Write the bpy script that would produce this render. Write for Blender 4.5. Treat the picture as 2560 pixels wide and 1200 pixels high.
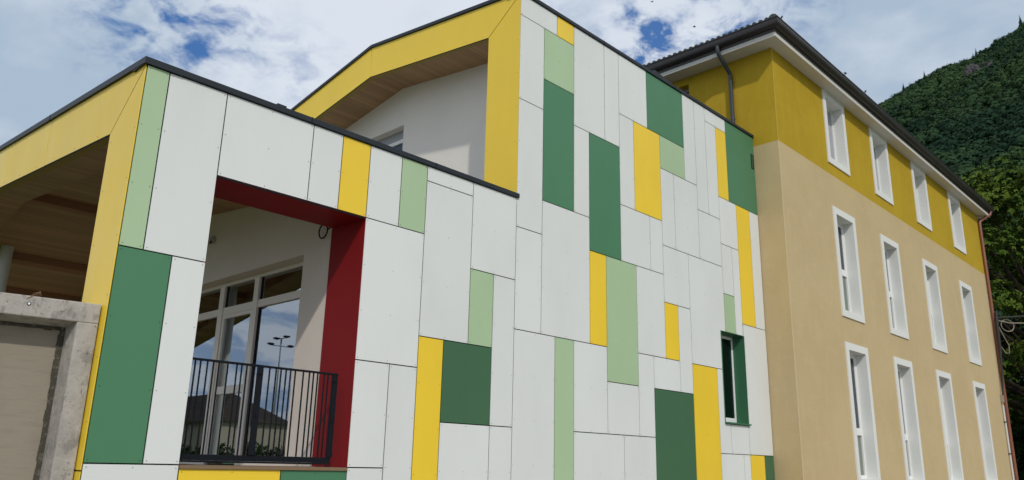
import bpy, math, random
from mathutils import Vector, Matrix, noise
sc = bpy.context.scene
for o in list(bpy.data.objects): bpy.data.objects.remove(o)
COL = sc.collection
rad = math.radians

# ------------------------------------------------------------------ camera
cam = bpy.data.cameras.new('camera'); camo = bpy.data.objects.new('camera', cam); COL.objects.link(camo)
M = Matrix(((0.69008203, -0.21167736, -0.69208343), (-0.72339913, -0.17277991, -0.66846152), (0.02192006, 0.96194584, -0.27235953)))
camo.matrix_world = Matrix.Translation((0, 0, 1.6)) @ M.to_4x4()
cam.sensor_width = 36; cam.lens = 1985.83 / 2560 * 36
cam.clip_start = 0.1; cam.clip_end = 6000
sc.camera = camo
cam.dof.use_dof = True; cam.dof.focus_distance = 10.5; cam.dof.aperture_fstop = 2.2
# ------------------------------------------------------------------ world
SUN = Vector((0.64, 1.0, -1.05)).normalized()
w = bpy.data.worlds.new('World'); sc.world = w; w.use_nodes = True
nt = w.node_tree; nt.nodes.clear(); N = nt.nodes.new; L = nt.links.new
out = N('ShaderNodeOutputWorld'); bg = N('ShaderNodeBackground'); bg.inputs[1].default_value = 0.1
sky = N('ShaderNodeTexSky'); sky.sky_type = 'NISHITA'; sky.sun_disc = False
sky.sun_elevation = math.asin(-SUN.z); sky.sun_rotation = math.atan2(-SUN.x, -SUN.y) % (2 * math.pi)
sky.air_density = 1.0; sky.dust_density = 0.6; sky.ozone_density = 1.5
def mth(op, a, b=None, c=None, clamp=False):
    n = N('ShaderNodeMath'); n.operation = op; n.use_clamp = clamp
    for i, v in enumerate((a, b, c)):
        if v is None: continue
        if isinstance(v, (int, float)): n.inputs[i].default_value = v
        else: L(v, n.inputs[i])
    return n.outputs[0]
def mixc(f, a, b):
    n = N('ShaderNodeMix'); n.data_type = 'RGBA'
    for i, v in ((0, f), (6, a), (7, b)):
        if isinstance(v, (int, float)): n.inputs[i].default_value = v
        elif isinstance(v, tuple): n.inputs[i].default_value = (*v, 1)
        else: L(v, n.inputs[i])
    return n.outputs[2]
def sstep(v, lo, hi):
    n = N('ShaderNodeMapRange'); n.interpolation_type = 'SMOOTHSTEP'
    L(v, n.inputs[0]); n.inputs[1].default_value = lo; n.inputs[2].default_value = hi
    return n.outputs[0]
tc = N('ShaderNodeTexCoord'); gen = tc.outputs['Generated']
sep = N('ShaderNodeSeparateXYZ'); L(gen, sep.inputs[0])
zc = mth('ADD', mth('MAXIMUM', sep.outputs[2], 0.0), 0.25)
cmb = N('ShaderNodeCombineXYZ')
L(mth('DIVIDE', sep.outputs[0], zc), cmb.inputs[0]); L(mth('DIVIDE', sep.outputs[1], zc), cmb.inputs[1])
def nz(scale, detail, rough=0.55, vec=None, off=(0, 0, 0), dist=0.0):
    mp = N('ShaderNodeMapping'); L(vec or cmb.outputs[0], mp.inputs[0]); mp.inputs[1].default_value = off
    n = N('ShaderNodeTexNoise'); L(mp.outputs[0], n.inputs[0])
    n.inputs['Scale'].default_value = scale; n.inputs['Detail'].default_value = detail
    n.inputs['Roughness'].default_value = rough; n.inputs['Distortion'].default_value = dist
    return n.outputs[0]
n_big = nz(1.3, 5, 0.5, off=(3.1, 1.7, 0), dist=0.3)
n_mid = nz(4.5, 8, 0.58, off=(0.4, 5.2, 0), dist=0.25)
n_fine = nz(10.0, 8, 0.62, off=(7.4, 2.2, 0), dist=0.2)
# thick white cloud against thinner grey-blue veil
bright = sstep(mth('ADD', mth('MULTIPLY', n_big, 0.55), mth('MULTIPLY', n_mid, 0.45)), 0.20, 0.50)
def spot(d, r, soft, amp):
    v = N('ShaderNodeVectorMath'); v.operation = 'DISTANCE'; L(gen, v.inputs[0]); v.inputs[1].default_value = Vector(d).normalized()
    f = mth('MULTIPLY', mth('SUBTRACT', n_fine, 0.5), amp)
    return mth('SUBTRACT', 1.0, sstep(mth('ADD', v.outputs['Value'], f), r, soft))
def mx(*a):
    r = a[0]
    for b in a[1:]: r = mth('MAXIMUM', r, b)
    return r
veil_l = spot((0.13, 0.90, 0.36), 0.12, 0.34, 0.30)      # thin veil toward the left
veil_r = spot((0.90, 0.22, 0.50), 0.06, 0.24, 0.22)      # thin veil beside the mountain
streak = sstep(mth('ADD', mth('MULTIPLY', nz(2.6, 6, 0.5, off=(9.3, 4.4, 0), dist=0.6), 0.6), mth('MULTIPLY', n_mid, 0.4)), 0.42, 0.66)
thin = mth('SUBTRACT', 1.0, mth('MULTIPLY', mx(veil_l, veil_r), 0.95))
white = mth('MULTIPLY', bright, mth('MAXIMUM', thin, mth('MULTIPLY', streak, 0.62)))
brk = sstep(nz(16.0, 8, 0.6, off=(1.3, 6.1, 0), dist=0.35), 0.40, 0.70)
def broken(d, r, amt): return mth('MINIMUM', mth('MULTIPLY', mth('MULTIPLY', spot(d, 0.0, r * 1.25, 0.10), brk), amt * 1.45), 1.0)
holes = mx(spot((0.337, 0.829, 0.447), 0.0, 0.026, 0.10), broken((0.290, 0.834, 0.474), 0.10, 0.85), broken((0.345, 0.806, 0.484), 0.07, 0.8),
           broken((0.728, 0.478, 0.490), 0.085, 1.0), broken((0.765, 0.405, 0.502), 0.085, 0.9), broken((0.640, 0.560, 0.520), 0.05, 0.4),
           broken((0.427, 0.788, 0.451), 0.075, 0.35), broken((0.800, 0.330, 0.515), 0.06, 0.4))
# the rest of the sky, away from the bank: open gaps as the noise gives them
rest = sstep(n_mid, 0.60, 0.72)
away = sstep(sep.outputs[0], -0.25, -0.02)
gaps = mx(holes, mth('MULTIPLY', mth('MULTIPLY', sstep(n_mid, 0.46, 0.64), 0.7), mth('SUBTRACT', 1.0, away)))
cloud = mixc(white, (3.8, 4.85, 6.1), (6.9, 7.45, 8.3))
blue = mixc(0.85, sky.outputs[0], (0.25, 1.35, 4.1))
blue = mixc(away, (1.5, 3.1, 5.6), blue)
final = mixc(mth('MULTIPLY', gaps, 0.95), cloud, blue)
L(final, bg.inputs[0]); L(bg.outputs[0], out.inputs[0])
# ------------------------------------------------------------------ sun
sl = bpy.data.lights.new('sun', 'SUN'); sl.energy = 2.0; sl.angle = rad(1.5); sl.color = (1.0, 0.95, 0.87)
so = bpy.data.objects.new('sun', sl); COL.objects.link(so)
so.rotation_euler = SUN.to_track_quat('-Z', 'Y').to_euler(); so.location = (-20, -30, 40)
sc.view_settings.view_transform = 'Standard'; sc.view_settings.look = 'None'
sc.view_settings.gamma = 1; sc.view_settings.exposure = 0.03

# ------------------------------------------------------------------ materials
def mat(name, base, rough=0.6, spec=0.5, metal=0.0):
    m = bpy.data.materials.new(name); m.use_nodes = True
    b = m.node_tree.nodes['Principled BSDF']
    b.inputs['Base Color'].default_value = (*base, 1); b.inputs['Roughness'].default_value = rough
    b.inputs['Metallic'].default_value = metal
    b.inputs['Specular IOR Level'].default_value = spec
    return m
def tex(m, layers=(), bump=(), rough_var=None, perobj=0.0, base=None):
    """layers: (scale(vec or number), detail, lo, hi, colour, amount); bump: (scale, detail, strength, distance)"""
    t = m.node_tree; n = t.nodes; l = t.links
    b = n['Principled BSDF']; geo = n.new('ShaderNodeNewGeometry')
    col = None; start = base or tuple(b.inputs['Base Color'].default_value)[:3]
    def noi(scale, detail, rough=0.6):
        mp = n.new('ShaderNodeMapping'); l.new(geo.outputs['Position'], mp.inputs[0])
        s = scale if isinstance(scale, tuple) else (scale,) * 3
        mp.inputs[3].default_value = s
        q = n.new('ShaderNodeTexNoise'); l.new(mp.outputs[0], q.inputs[0]); q.inputs['Scale'].default_value = 1
        q.inputs['Detail'].default_value = detail; q.inputs['Roughness'].default_value = rough
        return q.outputs[0]
    rgb = n.new('ShaderNodeRGB'); rgb.outputs[0].default_value = (*start, 1); col = rgb.outputs[0]
    for (scale, detail, lo, hi, c, amt) in layers:
        mr = n.new('ShaderNodeMapRange'); l.new(noi(scale, detail), mr.inputs[0])
        mr.inputs[1].default_value = lo; mr.inputs[2].default_value = hi; mr.inputs[4].default_value = amt
        mr.interpolation_type = 'SMOOTHSTEP'
        mx_ = n.new('ShaderNodeMix'); mx_.data_type = 'RGBA'; l.new(mr.outputs[0], mx_.inputs[0]); l.new(col, mx_.inputs[6])
        mx_.inputs[7].default_value = (*c, 1); col = mx_.outputs[2]
    if perobj:
        oi = n.new('ShaderNodeObjectInfo'); mr = n.new('ShaderNodeMapRange'); l.new(oi.outputs['Random'], mr.inputs[0])
        mr.inputs[3].default_value = 1 - perobj; mr.inputs[4].default_value = 1 + perobj
        hs = n.new('ShaderNodeHueSaturation'); l.new(mr.outputs[0], hs.inputs['Value']); l.new(col, hs.inputs['Color']); col = hs.outputs[0]
    l.new(col, b.inputs['Base Color'])
    prev = None
    for (scale, detail, st, dist) in bump:
        bp = n.new('ShaderNodeBump'); l.new(noi(scale, detail, 0.7), bp.inputs['Height'])
        bp.inputs['Strength'].default_value = st; bp.inputs['Distance'].default_value = dist
        if prev: l.new(prev, bp.inputs['Normal'])
        prev = bp.outputs[0]
    if prev: l.new(prev, b.inputs['Normal'])
    if rough_var:
        mr = n.new('ShaderNodeMapRange'); l.new(noi(rough_var[0], 4), mr.inputs[0]); mr.inputs[1].default_value = 0.3; mr.inputs[2].default_value = 0.7
        mr.inputs[3].default_value = rough_var[1]; mr.inputs[4].default_value = rough_var[2]; l.new(mr.outputs[0], b.inputs['Roughness'])
    return m
def panelmat(name, c, rv=0.40):
    d = tuple(x * 0.93 for x in c)
    return tex(mat(name, c, 0.5, 0.42), layers=[((1.1, 1.1, 0.5), 5, 0.35, 0.75, d, 0.8), ((30, 30, 6), 4, 0.5, 0.8, tuple(x * 0.95 for x in c), 0.5), ((7, 7, 0.7), 5, 0.62, 0.78, tuple(x * 0.88 + 0.01 for x in c), 0.45)],
               bump=[((0.9, 0.9, 0.6), 2, 0.12, 0.02), (180, 2, 0.10, 0.001)], rough_var=((2, 2, 1), rv, rv + .12), perobj=0.025)
WHITE = panelmat('white laminate', (0.735, 0.755, 0.735))
YELLOW = panelmat('yellow laminate', (0.89, 0.615, 0.042), 0.33)
GREEN = panelmat('dark green laminate', (0.072, 0.215, 0.110))
LGREEN = panelmat('pale green laminate', (0.415, 0.56, 0.345))
GREEN2 = panelmat('darkened green laminate', (0.056, 0.145, 0.072))  # the dark green deepened, for a few panels only
RED = tex(mat('dark red lacquered sheet', (0.235, 0.008, 0.010), 0.5, 0.12), layers=[((1.5, 1.5, .8), 4, .4, .7, (0.21, 0.008, 0.009), .8)], bump=[(1.2, 2, 0.1, 0.02)])
GREENREV = mat('green lacquered sheet', (0.042, 0.150, 0.075), 0.45, 0.3)
DARKMETAL = tex(mat('anthracite coping', (0.020, 0.026, 0.033), 0.5, 0.3), layers=[(3, 4, .4, .7, (0.028, 0.034, 0.042), .7)], bump=[((1.5, 1.5, 4), 2, .15, .01)])
JOINT = mat('dark joint', (0.012, 0.016, 0.017), 0.8, 0.2)
UNDER = mat('yellow underside in shade tone', (0.34, 0.26, 0.075), 0.7, 0.2)  # yellow frame underside, its shade mixed into the colour
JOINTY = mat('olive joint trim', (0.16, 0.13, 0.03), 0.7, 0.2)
RIVW = mat('rivet on white', (0.28, 0.30, 0.30), 0.4)
RIVY = mat('rivet on yellow', (0.36, 0.27, 0.06), 0.4)
RIVG = mat('rivet on green', (0.03, 0.09, 0.05), 0.4)
RIVL = mat('rivet on pale green', (0.17, 0.27, 0.17), 0.4)
FRAME = mat('cream window frame', (0.76, 0.70, 0.62), 0.35, 0.5)
PVC = mat('white window frame', (0.80, 0.81, 0.80), 0.35, 0.5)
STUCCO = tex(mat('cream render', (0.74, 0.67, 0.60), 0.95, 0.15), layers=[(0.8, 5, .35, .7, (0.69, 0.62, 0.555), .8)], bump=[(90, 3, 0.35, 0.006)])
STUCCOG = tex(mat('pale grey render', (0.78, 0.74, 0.67), 0.95, 0.15), layers=[(0.9, 5, .35, .7, (0.73, 0.69, 0.63), .8), (45, 3, .5, .75, (0.64, 0.61, 0.56), .4)], bump=[(55, 3, 0.4, 0.008)])
BEIGE = tex(mat('beige render', (0.555, 0.438, 0.248), 0.95, 0.12), layers=[(0.45, 6, .38, .62, (0.515, 0.40, 0.222), .8), ((1.6, 1.6, 3.5), 5, .5, .72, (0.585, 0.468, 0.275), .4), ((5, 5, 1.2), 4, .45, .75, (0.60, 0.46, 0.255), .5), (38, 3, .5, .75, (0.42, 0.32, 0.165), .5)], bump=[(45, 3, 0.4, 0.008)])
OCHRE = tex(mat('ochre render', (0.47, 0.318, 0.027), 0.95, 0.12), layers=[(0.5, 6, .38, .62, (0.42, 0.283, 0.024), .8), ((1.6, 1.6, 3.5), 5, .5, .72, (0.50, 0.34, 0.032), .4), ((5, 5, 1.2), 4, .45, .75, (0.53, 0.36, 0.04), .5), (38, 3, .5, .75, (0.33, 0.215, 0.012), .35)], bump=[(45, 3, 0.4, 0.008)])
EAVE = tex(mat('off white eave paint', (0.62, 0.60, 0.56), 0.8, 0.2), layers=[(1.2, 4, .4, .7, (0.56, 0.54, 0.5), .7)])
SURR = tex(mat('white painted surround', (0.74, 0.745, 0.72), 0.75, 0.2), layers=[((2, 2, 1), 4, .45, .75, (0.70, 0.70, 0.67), .6)], bump=[(40, 2, .1, .004)])
GUTTER = tex(mat('dark brown gutter', (0.021, 0.017, 0.017), 0.4, 0.5), layers=[((1, 1, 3), 4, .4, .7, (0.035, 0.028, 0.027), .7)])
TILE = tex(mat('dark green grey roof tile', (0.045, 0.055, 0.05), 0.6, 0.3), layers=[(4, 4, .4, .7, (0.08, 0.085, 0.07), .8)], bump=[(20, 3, .3, .01)])
PIPE = mat('dark grey downpipe', (0.045, 0.052, 0.06), 0.35, 0.5)
COPPER = tex(mat('brown copper', (0.22, 0.075, 0.045), 0.45, 0.5), layers=[((4, 4, 1), 4, .4, .7, (0.30, 0.11, 0.07), .8)])
STEEL = mat('anthracite steel', (0.010, 0.012, 0.016), 0.6, 0.10)
CONC = tex(mat('weathered concrete', (0.43, 0.40, 0.36), 0.92, 0.2), layers=[(2.2, 8, .42, .62, (0.30, 0.28, 0.255), .75), ((9, 9, 5), 8, .52, .62, (0.19, 0.18, 0.165), .6), (30, 5, .60, .70, (0.10, 0.10, 0.095), .75), ((18, 18, 1.2), 4, .6, .75, (0.44, 0.42, 0.39), .5)], bump=[(14, 8, .5, .02), (90, 3, .4, .004)])
CONCP = tex(mat('beige concrete infill', (0.29, 0.252, 0.197), 0.92, 0.2), layers=[(1.6, 7, .42, .62, (0.25, 0.218, 0.17), .8), ((3, 3, 30), 5, .5, .7, (0.235, 0.205, 0.16), .5), (26, 4, .68, .74, (0.15, 0.13, 0.1), .6)], bump=[((6, 6, 30), 5, .3, .01), (60, 3, .25, .004)])
DARKDIRT = tex(mat('dark mossy joint', (0.07, 0.065, 0.05), 0.95, 0.1), layers=[(22, 4, .5, .65, (0.16, 0.14, 0.11), .8)], bump=[(30, 4, .6, .02)])
FLOORW = mat('brown sill board', (0.22, 0.15, 0.09), 0.7, 0.2)
CEILP = mat('porch column white', (0.60, 0.62, 0.58), 0.5, 0.4)
CURT = mat('curtain fabric', (0.93, 0.84, 0.66), 0.9, 0.1)
SHEET = mat('pale grey blind', (0.36, 0.36, 0.40), 0.8, 0.2)
ROOM = mat('room plaster', (0.55, 0.52, 0.47), 0.9, 0.1)
def wood(name, c1, c2, axis=1):
    m = mat(name, c1, 0.6, 0.25); t = m.node_tree; n = t.nodes; l = t.links; b = n['Principled BSDF']
    geo = n.new('ShaderNodeNewGeometry'); sp = n.new('ShaderNodeSeparateXYZ'); l.new(geo.outputs['Position'], sp.inputs[0])
    def mm(op, a, v):
        q = n.new('ShaderNodeMath'); q.operation = op; l.new(a, q.inputs[0]); q.inputs[1].default_value = v; return q.outputs[0]
    bd = mm('MULTIPLY', sp.outputs[1], 1 / 0.12); fl = n.new('ShaderNodeMath'); fl.operation = 'FLOOR'; l.new(bd, fl.inputs[0])
    fr = n.new('ShaderNodeMath'); fr.operation = 'FRACT'; l.new(bd, fr.inputs[0])
    wn = n.new('ShaderNodeTexWhiteNoise'); wn.noise_dimensions = '1D'; l.new(fl.outputs[0], wn.inputs['W'])
    mp = n.new('ShaderNodeMapping'); l.new(geo.outputs['Position'], mp.inputs[0]); mp.inputs[3].default_value = (1.2, 22, 22)
    ns = n.new('ShaderNodeTexNoise'); l.new(mp.outputs[0], ns.inputs[0]); ns.inputs['Scale'].default_value = 1; ns.inputs['Detail'].default_value = 5
    vo = n.new('ShaderNodeTexVoronoi'); mp2 = n.new('ShaderNodeMapping'); l.new(geo.outputs['Position'], mp2.inputs[0]); mp2.inputs[3].default_value = (2.2, 6, 6)
    l.new(mp2.outputs[0], vo.inputs[0]); vo.inputs['Scale'].default_value = 1.4
    kn = n.new('ShaderNodeMapRange'); l.new(vo.outputs['Distance'], kn.inputs[0]); kn.inputs[1].default_value = 0.05; kn.inputs[2].default_value = 0.11; kn.inputs[3].default_value = 0.45; kn.inputs[4].default_value = 1
    m1 = n.new('ShaderNodeMix'); m1.data_type = 'RGBA'; l.new(ns.outputs[0], m1.inputs[0]); m1.inputs[6].default_value = (*c1, 1); m1.inputs[7].default_value = (*c2, 1)
    vr = n.new('ShaderNodeMapRange'); l.new(wn.outputs[0], vr.inputs[0]); vr.inputs[3].default_value = 0.82; vr.inputs[4].default_value = 1.12
    gp = n.new('ShaderNodeMapRange'); l.new(fr.outputs[0], gp.inputs[0]); gp.inputs[1].default_value = 0.0; gp.inputs[2].default_value = 0.06; gp.inputs[3].default_value = 0.4; gp.inputs[4].default_value = 1
    a = n.new('ShaderNodeMath'); a.operation = 'MULTIPLY'; l.new(vr.outputs[0], a.inputs[0]); l.new(gp.outputs[0], a.inputs[1])
    a2 = n.new('ShaderNodeMath'); a2.operation = 'MULTIPLY'; l.new(a.outputs[0], a2.inputs[0]); l.new(kn.outputs[0], a2.inputs[1])
    hs = n.new('ShaderNodeHueSaturation'); l.new(m1.outputs[2], hs.inputs['Color']); l.new(a2.outputs[0], hs.inputs['Value'])
    l.new(hs.outputs[0], b.inputs['Base Color']); return m
WOOD = wood('spruce boarding', (0.45, 0.28, 0.15), (0.34, 0.205, 0.105))
BEAM = mat('brown timber beam', (0.30, 0.155, 0.085), 0.7, 0.2)
def glassm(name, refl, tint, rough=0.004, emis=None):
    m = bpy.data.materials.new(name); m.use_nodes = True; t = m.node_tree; n = t.nodes; l = t.links; n.clear()
    o = n.new('ShaderNodeOutputMaterial'); mx_ = n.new('ShaderNodeMixShader'); g = n.new('ShaderNodeBsdfGlossy'); tr = n.new('ShaderNodeBsdfTransparent')
    g.inputs['Color'].default_value = (0.86, 0.93, 1.0, 1); g.inputs['Roughness'].default_value = rough
    tr.inputs[0].default_value = (*tint, 1)
    lw = n.new('ShaderNodeLayerWeight'); lw.inputs[0].default_value = 0.35
    mr = n.new('ShaderNodeMapRange'); l.new(lw.outputs['Fresnel'], mr.inputs[0]); mr.inputs[3].default_value = refl; mr.inputs[4].default_value = 1
    l.new(mr.outputs[0], mx_.inputs[0]); l.new(tr.outputs[0], mx_.inputs[1]); l.new(g.outputs[0], mx_.inputs[2]); l.new(mx_.outputs[0], o.inputs[0])
    return m
GLASS = glassm('coated window glass', 0.34, (0.92, 0.94, 0.91))
GLASSD = glassm('dark window glass', 0.03, (0.30, 0.36, 0.33))
FROST = mat('frosted lower pane', (0.17, 0.20, 0.165), 0.25, 0.5)
def leafmat(name, c1, c2, scale, trans=0.0, fine=2.5):
    m = mat(name, c1, 0.8, 0.04)
    tex(m, layers=[(scale, 3, .38, .62, c2, 1.0), (fine, 3, .45, .7, tuple((a + b) * .62 for a, b in zip(c1, c2)), .6)])
    return m
FOREST = leafmat('forest foliage', (0.044, 0.082, 0.030), (0.018, 0.042, 0.024), 0.011, fine=0.05)  # dark valleys and cloud shade are mixed into these greens
CONIFER = leafmat('conifer foliage', (0.014, 0.032, 0.022), (0.010, 0.024, 0.018), 0.05, fine=0.3)
CHEST = leafmat('broad tree foliage', (0.105, 0.150, 0.022), (0.045, 0.085, 0.016), 0.5)
CHEST2 = leafmat('deep green tree foliage', (0.035, 0.065, 0.018), (0.02, 0.045, 0.014), 0.5)
BARK = tex(mat('bark', (0.06, 0.045, 0.035), 0.95, 0.1), layers=[((6, 6, 1.5), 5, .4, .7, (0.035, 0.028, 0.024), .8)], bump=[((10, 10, 3), 5, .8, .03)])
ROCK = tex(mat('grey rock', (0.09, 0.082, 0.085), 0.95, 0.1), layers=[((.1, .1, .4), 5, .4, .6, (0.05, 0.05, 0.05), .9)])
GRASS = tex(mat('rough grass', (0.06, 0.10, 0.03), 0.95, 0.1), layers=[(0.6, 5, .4, .65, (0.09, 0.11, 0.045), .9)])
PAVE = tex(mat('pale paving', (0.34, 0.31, 0.27), 0.95, 0.1), layers=[(0.7, 6, .4, .65, (0.28, 0.26, 0.225), .9)])
HILLG = leafmat('wooded hillside ground', (0.034, 0.066, 0.030), (0.022, 0.048, 0.024), 0.02)
MESH = mat('light grey galvanised steel', (0.30, 0.31, 0.32), 0.45, 0.5)
CABLEL = mat('grey beige cable', (0.33, 0.30, 0.22), 0.6); CABLED = mat('black cable', (0.02, 0.02, 0.02), 0.6)
WPIPE = mat('white plastic conduit', (0.62, 0.62, 0.60), 0.5)
FEATH = mat('dark plumage', (0.02, 0.018, 0.016), 0.8, 0.2)
FIXT = mat('white plastic camera', (0.45, 0.45, 0.43), 0.4)

# ------------------------------------------------------------------ mesh helpers
class MB:
    def __init__(s): s.v = []; s.f = []; s.m = []; s.mats = []
    def mi(s, m):
        if m not in s.mats: s.mats.append(m)
        return s.mats.index(m)
    def quad(s, pts, m):
        i = len(s.v); s.v += [tuple(p) for p in pts]; s.f.append(tuple(range(i, i + len(pts)))); s.m.append(s.mi(m))
    def hexa(s, p, m):   # p: 8 points, bottom 4 then top 4 (ccw from above)
        i = len(s.v); s.v += [tuple(q) for q in p]; k = s.mi(m)
        for f in ((3, 2, 1, 0), (4, 5, 6, 7), (0, 1, 5, 4), (1, 2, 6, 5), (2, 3, 7, 6), (3, 0, 4, 7)):
            s.f.append(tuple(i + a for a in f)); s.m.append(k)
    def box(s, x0, x1, y0, y1, z0, z1, m):
        s.hexa([(x0, y0, z0), (x1, y0, z0), (x1, y1, z0), (x0, y1, z0), (x0, y0, z1), (x1, y0, z1), (x1, y1, z1), (x0, y1, z1)], m)
    def slab(s, x0, x1, prof_b, prof_t, m):   # prof: [(y, z)...] same y order; extruded along x
        n = len(prof_b); i = len(s.v); k = s.mi(m)
        for x in (x0, x1):
            s.v += [(x, y, z) for y, z in prof_b] + [(x, y, z) for y, z in prof_t]
        A = i; B = i + 2 * n
        def F(*q): s.f.append(q); s.m.append(k)
        for j in range(n - 1):
            F(A + j, A + n + j, A + n + j + 1, A + j + 1)
            F(B + j, B + j + 1, B + n + j + 1, B + n + j)
            F(A + j, A + j + 1, B + j + 1, B + j)
            F(A + n + j, B + n + j, B + n + j + 1, A + n + j + 1)
        F(A, B, B + n, A + n); F(A + n - 1, A + 2 * n - 1, B + 2 * n - 1, B + n - 1)
    def polyx(s, x0, x1, yz, m):     # polygon in y-z (ccw seen from -x ... any), extruded x0..x1
        n = len(yz); i = len(s.v); k = s.mi(m)
        s.v += [(x0, y, z) for y, z in yz] + [(x1, y, z) for y, z in yz]
        s.f.append(tuple(i + j for j in range(n))); s.m.append(k)
        s.f.append(tuple(i + n + j for j in reversed(range(n)))); s.m.append(k)
        for j in range(n):
            a = i + j; b = i + (j + 1) % n; s.f.append((a, a + n, b + n, b)); s.m.append(k)
    def polyy(s, y0, y1, xz, m):
        n = len(xz); i = len(s.v); k = s.mi(m)
        s.v += [(x, y0, z) for x, z in xz] + [(x, y1, z) for x, z in xz]
        s.f.append(tuple(i + j for j in range(n))); s.m.append(k)
        s.f.append(tuple(i + n + j for j in reversed(range(n)))); s.m.append(k)
        for j in range(n):
            a = i + j; b = i + (j + 1) % n; s.f.append((a, a + n, b + n, b)); s.m.append(k)
    def tube(s, pts, r, m, seg=10, cap=True):
        pts = [Vector(p) for p in pts]; rs = r if isinstance(r, (list, tuple)) else [r] * len(pts)
        i = len(s.v); k = s.mi(m); up = None
        for j, p in enumerate(pts):
            d = (pts[min(j + 1, len(pts) - 1)] - pts[max(j - 1, 0)]).normalized()
            if up is None: up = Vector((0, 0, 1)) if abs(d.z) < .9 else Vector((1, 0, 0))
            a = d.cross(up).normalized(); b = a.cross(d).normalized(); up = b
            for q in range(seg):
                t = 2 * math.pi * q / seg; s.v.append(tuple(p + a * math.cos(t) * rs[j] + b * math.sin(t) * rs[j]))
        for j in range(len(pts) - 1):
            for q in range(seg):
                q2 = (q + 1) % seg; s.f.append((i + j * seg + q, i + j * seg + q2, i + (j + 1) * seg + q2, i + (j + 1) * seg + q)); s.m.append(k)
        if cap:
            s.f.append(tuple(i + q for q in reversed(range(seg)))); s.m.append(k)
            e = i + (len(pts) - 1) * seg; s.f.append(tuple(e + q for q in range(seg))); s.m.append(k)
    def build(s, name, parent=None, origin=None, smooth=False, bevel=0.0):
        org = Vector(origin) if origin is not None else Vector((0, 0, 0))
        wp = Vector((0, 0, 0)); q = parent
        while q is not None: wp += q.location; q = q.parent
        me = bpy.data.meshes.new(name); me.from_pydata([tuple(Vector(v) - org) for v in s.v], [], s.f)
        for m in s.mats: me.materials.append(m)
        me.polygons.foreach_set('material_index', s.m)
        if smooth: me.polygons.foreach_set('use_smooth', [True] * len(s.f))
        me.update()
        import bmesh
        if len(s.f) < 30000:
            bm = bmesh.new(); bm.from_mesh(me); bmesh.ops.recalc_face_normals(bm, faces=bm.faces); bm.to_mesh(me); bm.free()
        o = bpy.data.objects.new(name, me); COL.objects.link(o)
        o.location = org - wp; 
        if parent is not None: o.parent = parent
        if bevel:
            bv = o.modifiers.new('bevel', 'BEVEL'); bv.width = bevel; bv.segments = 2; bv.limit_method = 'ANGLE'
        if smooth:
            me.set_sharp_from_angle(angle=rad(40))
        return o
def thing(name, label, cat, loc=(0, 0, 0), group=None):
    o = bpy.data.objects.new(name, None); COL.objects.link(o); o.location = loc; o['label'] = label; o['category'] = cat
    if group: o['group'] = group
    return o
def tag(o, label, cat, group=None, kind=None):
    if label: o['label'] = label
    if cat: o['category'] = cat
    if group: o['group'] = group
    if kind: o['kind'] = kind
    return o

# ------------------------------------------------------------------ ground
g = MB(); g.quad([(-3000, -3000, 0), (3000, -3000, 0), (3000, 3000, 0), (-3000, 3000, 0)], GRASS)
tag(g.build('ground'), None, None, kind='structure')
g = MB(); g.box(-30, 60, -6, 7.2, -.05, 0.006, PAVE); tag(g.build('pavement'), None, None, kind='structure')

# ================================================================== SCHOOL
school = thing('school_building', 'modern two-level building clad in white, green and yellow panels with yellow framed ends', 'building', (2.72, 8.0, 0))
P = school
# --- low volume profile
SL = 0.0887
YR = 14.0; SD = .19
def gab(y): return SL * (y - 8.0) if y < YR else SL * (YR - 8.0) - SD * (y - YR)
def lowtop(y): return 5.55 + gab(y)
def lowin(y): return 4.9075 + gab(y)
def ceil(y): return 5.11 + gab(y)
YB = 20.0
LROOF = mat('grey roof membrane', (0.26, 0.25, 0.235), 0.8, 0.2)
core = MB()
core.box(2.745, 3.60, 8.02, 8.70, 0, 5.53, JOINT)                     # left pier
core.box(3.60, 5.640, 8.02, 8.70, 4.60, 5.53, JOINT)                  # lintel
core.box(3.60, 5.640, 8.02, 8.70, 0, 1.48, JOINT)                     # breast
core.box(5.645, 8.37, 8.02, 8.70, 0, 5.53, JOINT)                     # solid part
tag(core.build('wall_core', P), None, None)
b = MB(); b.slab(2.90, 8.36, [(8.03, 5.53), (8.7, 5.53), (YR, ceil(YR) + .12), (16.2, ceil(16.2) + .12)], [(8.03, lowtop(8.03)), (8.7, lowtop(8.7)), (YR, lowtop(YR)), (16.2, lowtop(16.2))], LROOF)
b.slab(2.90, 5.94, [(16.21, ceil(16.2) + .12), (YB, ceil(YB) + .12)], [(16.21, lowtop(16.2)), (YB, lowtop(YB))], LROOF); b.build('roof', P)
b = MB(); b.box(2.80, 8.37, 8.72, YB, 1.2, 1.49, FLOORW); b.build('porch_floor', P)
b = MB(); b.box(3.632, 5.612, 7.982, 8.70, 1.492, 1.528, FLOORW); b.build('sill', P)
# red reveal lining
b = MB(); b.box(5.616, 5.638, 8.008, 8.75, 1.53, 4.566, RED); b.build('red_reveal', P)['label'] = 'dark red lacquered right jamb of the big opening'
b = MB(); b.box(3.602, 3.628, 8.008, 8.72, 1.53, 4.566, RED); b.build('red_reveal', P)['label'] = 'dark red lacquered left jamb of the big opening'
b = MB(); b.box(3.602, 5.638, 8.008, 8.74, 4.568, 4.595, RED); b.build('red_reveal', P)['label'] = 'dark red lacquered head lining of the big opening'
b = MB(); b.box(3.632, 5.612, 7.996, 8.006, 4.548, 4.566, STEEL); b.build('drip_edge', P)
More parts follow.
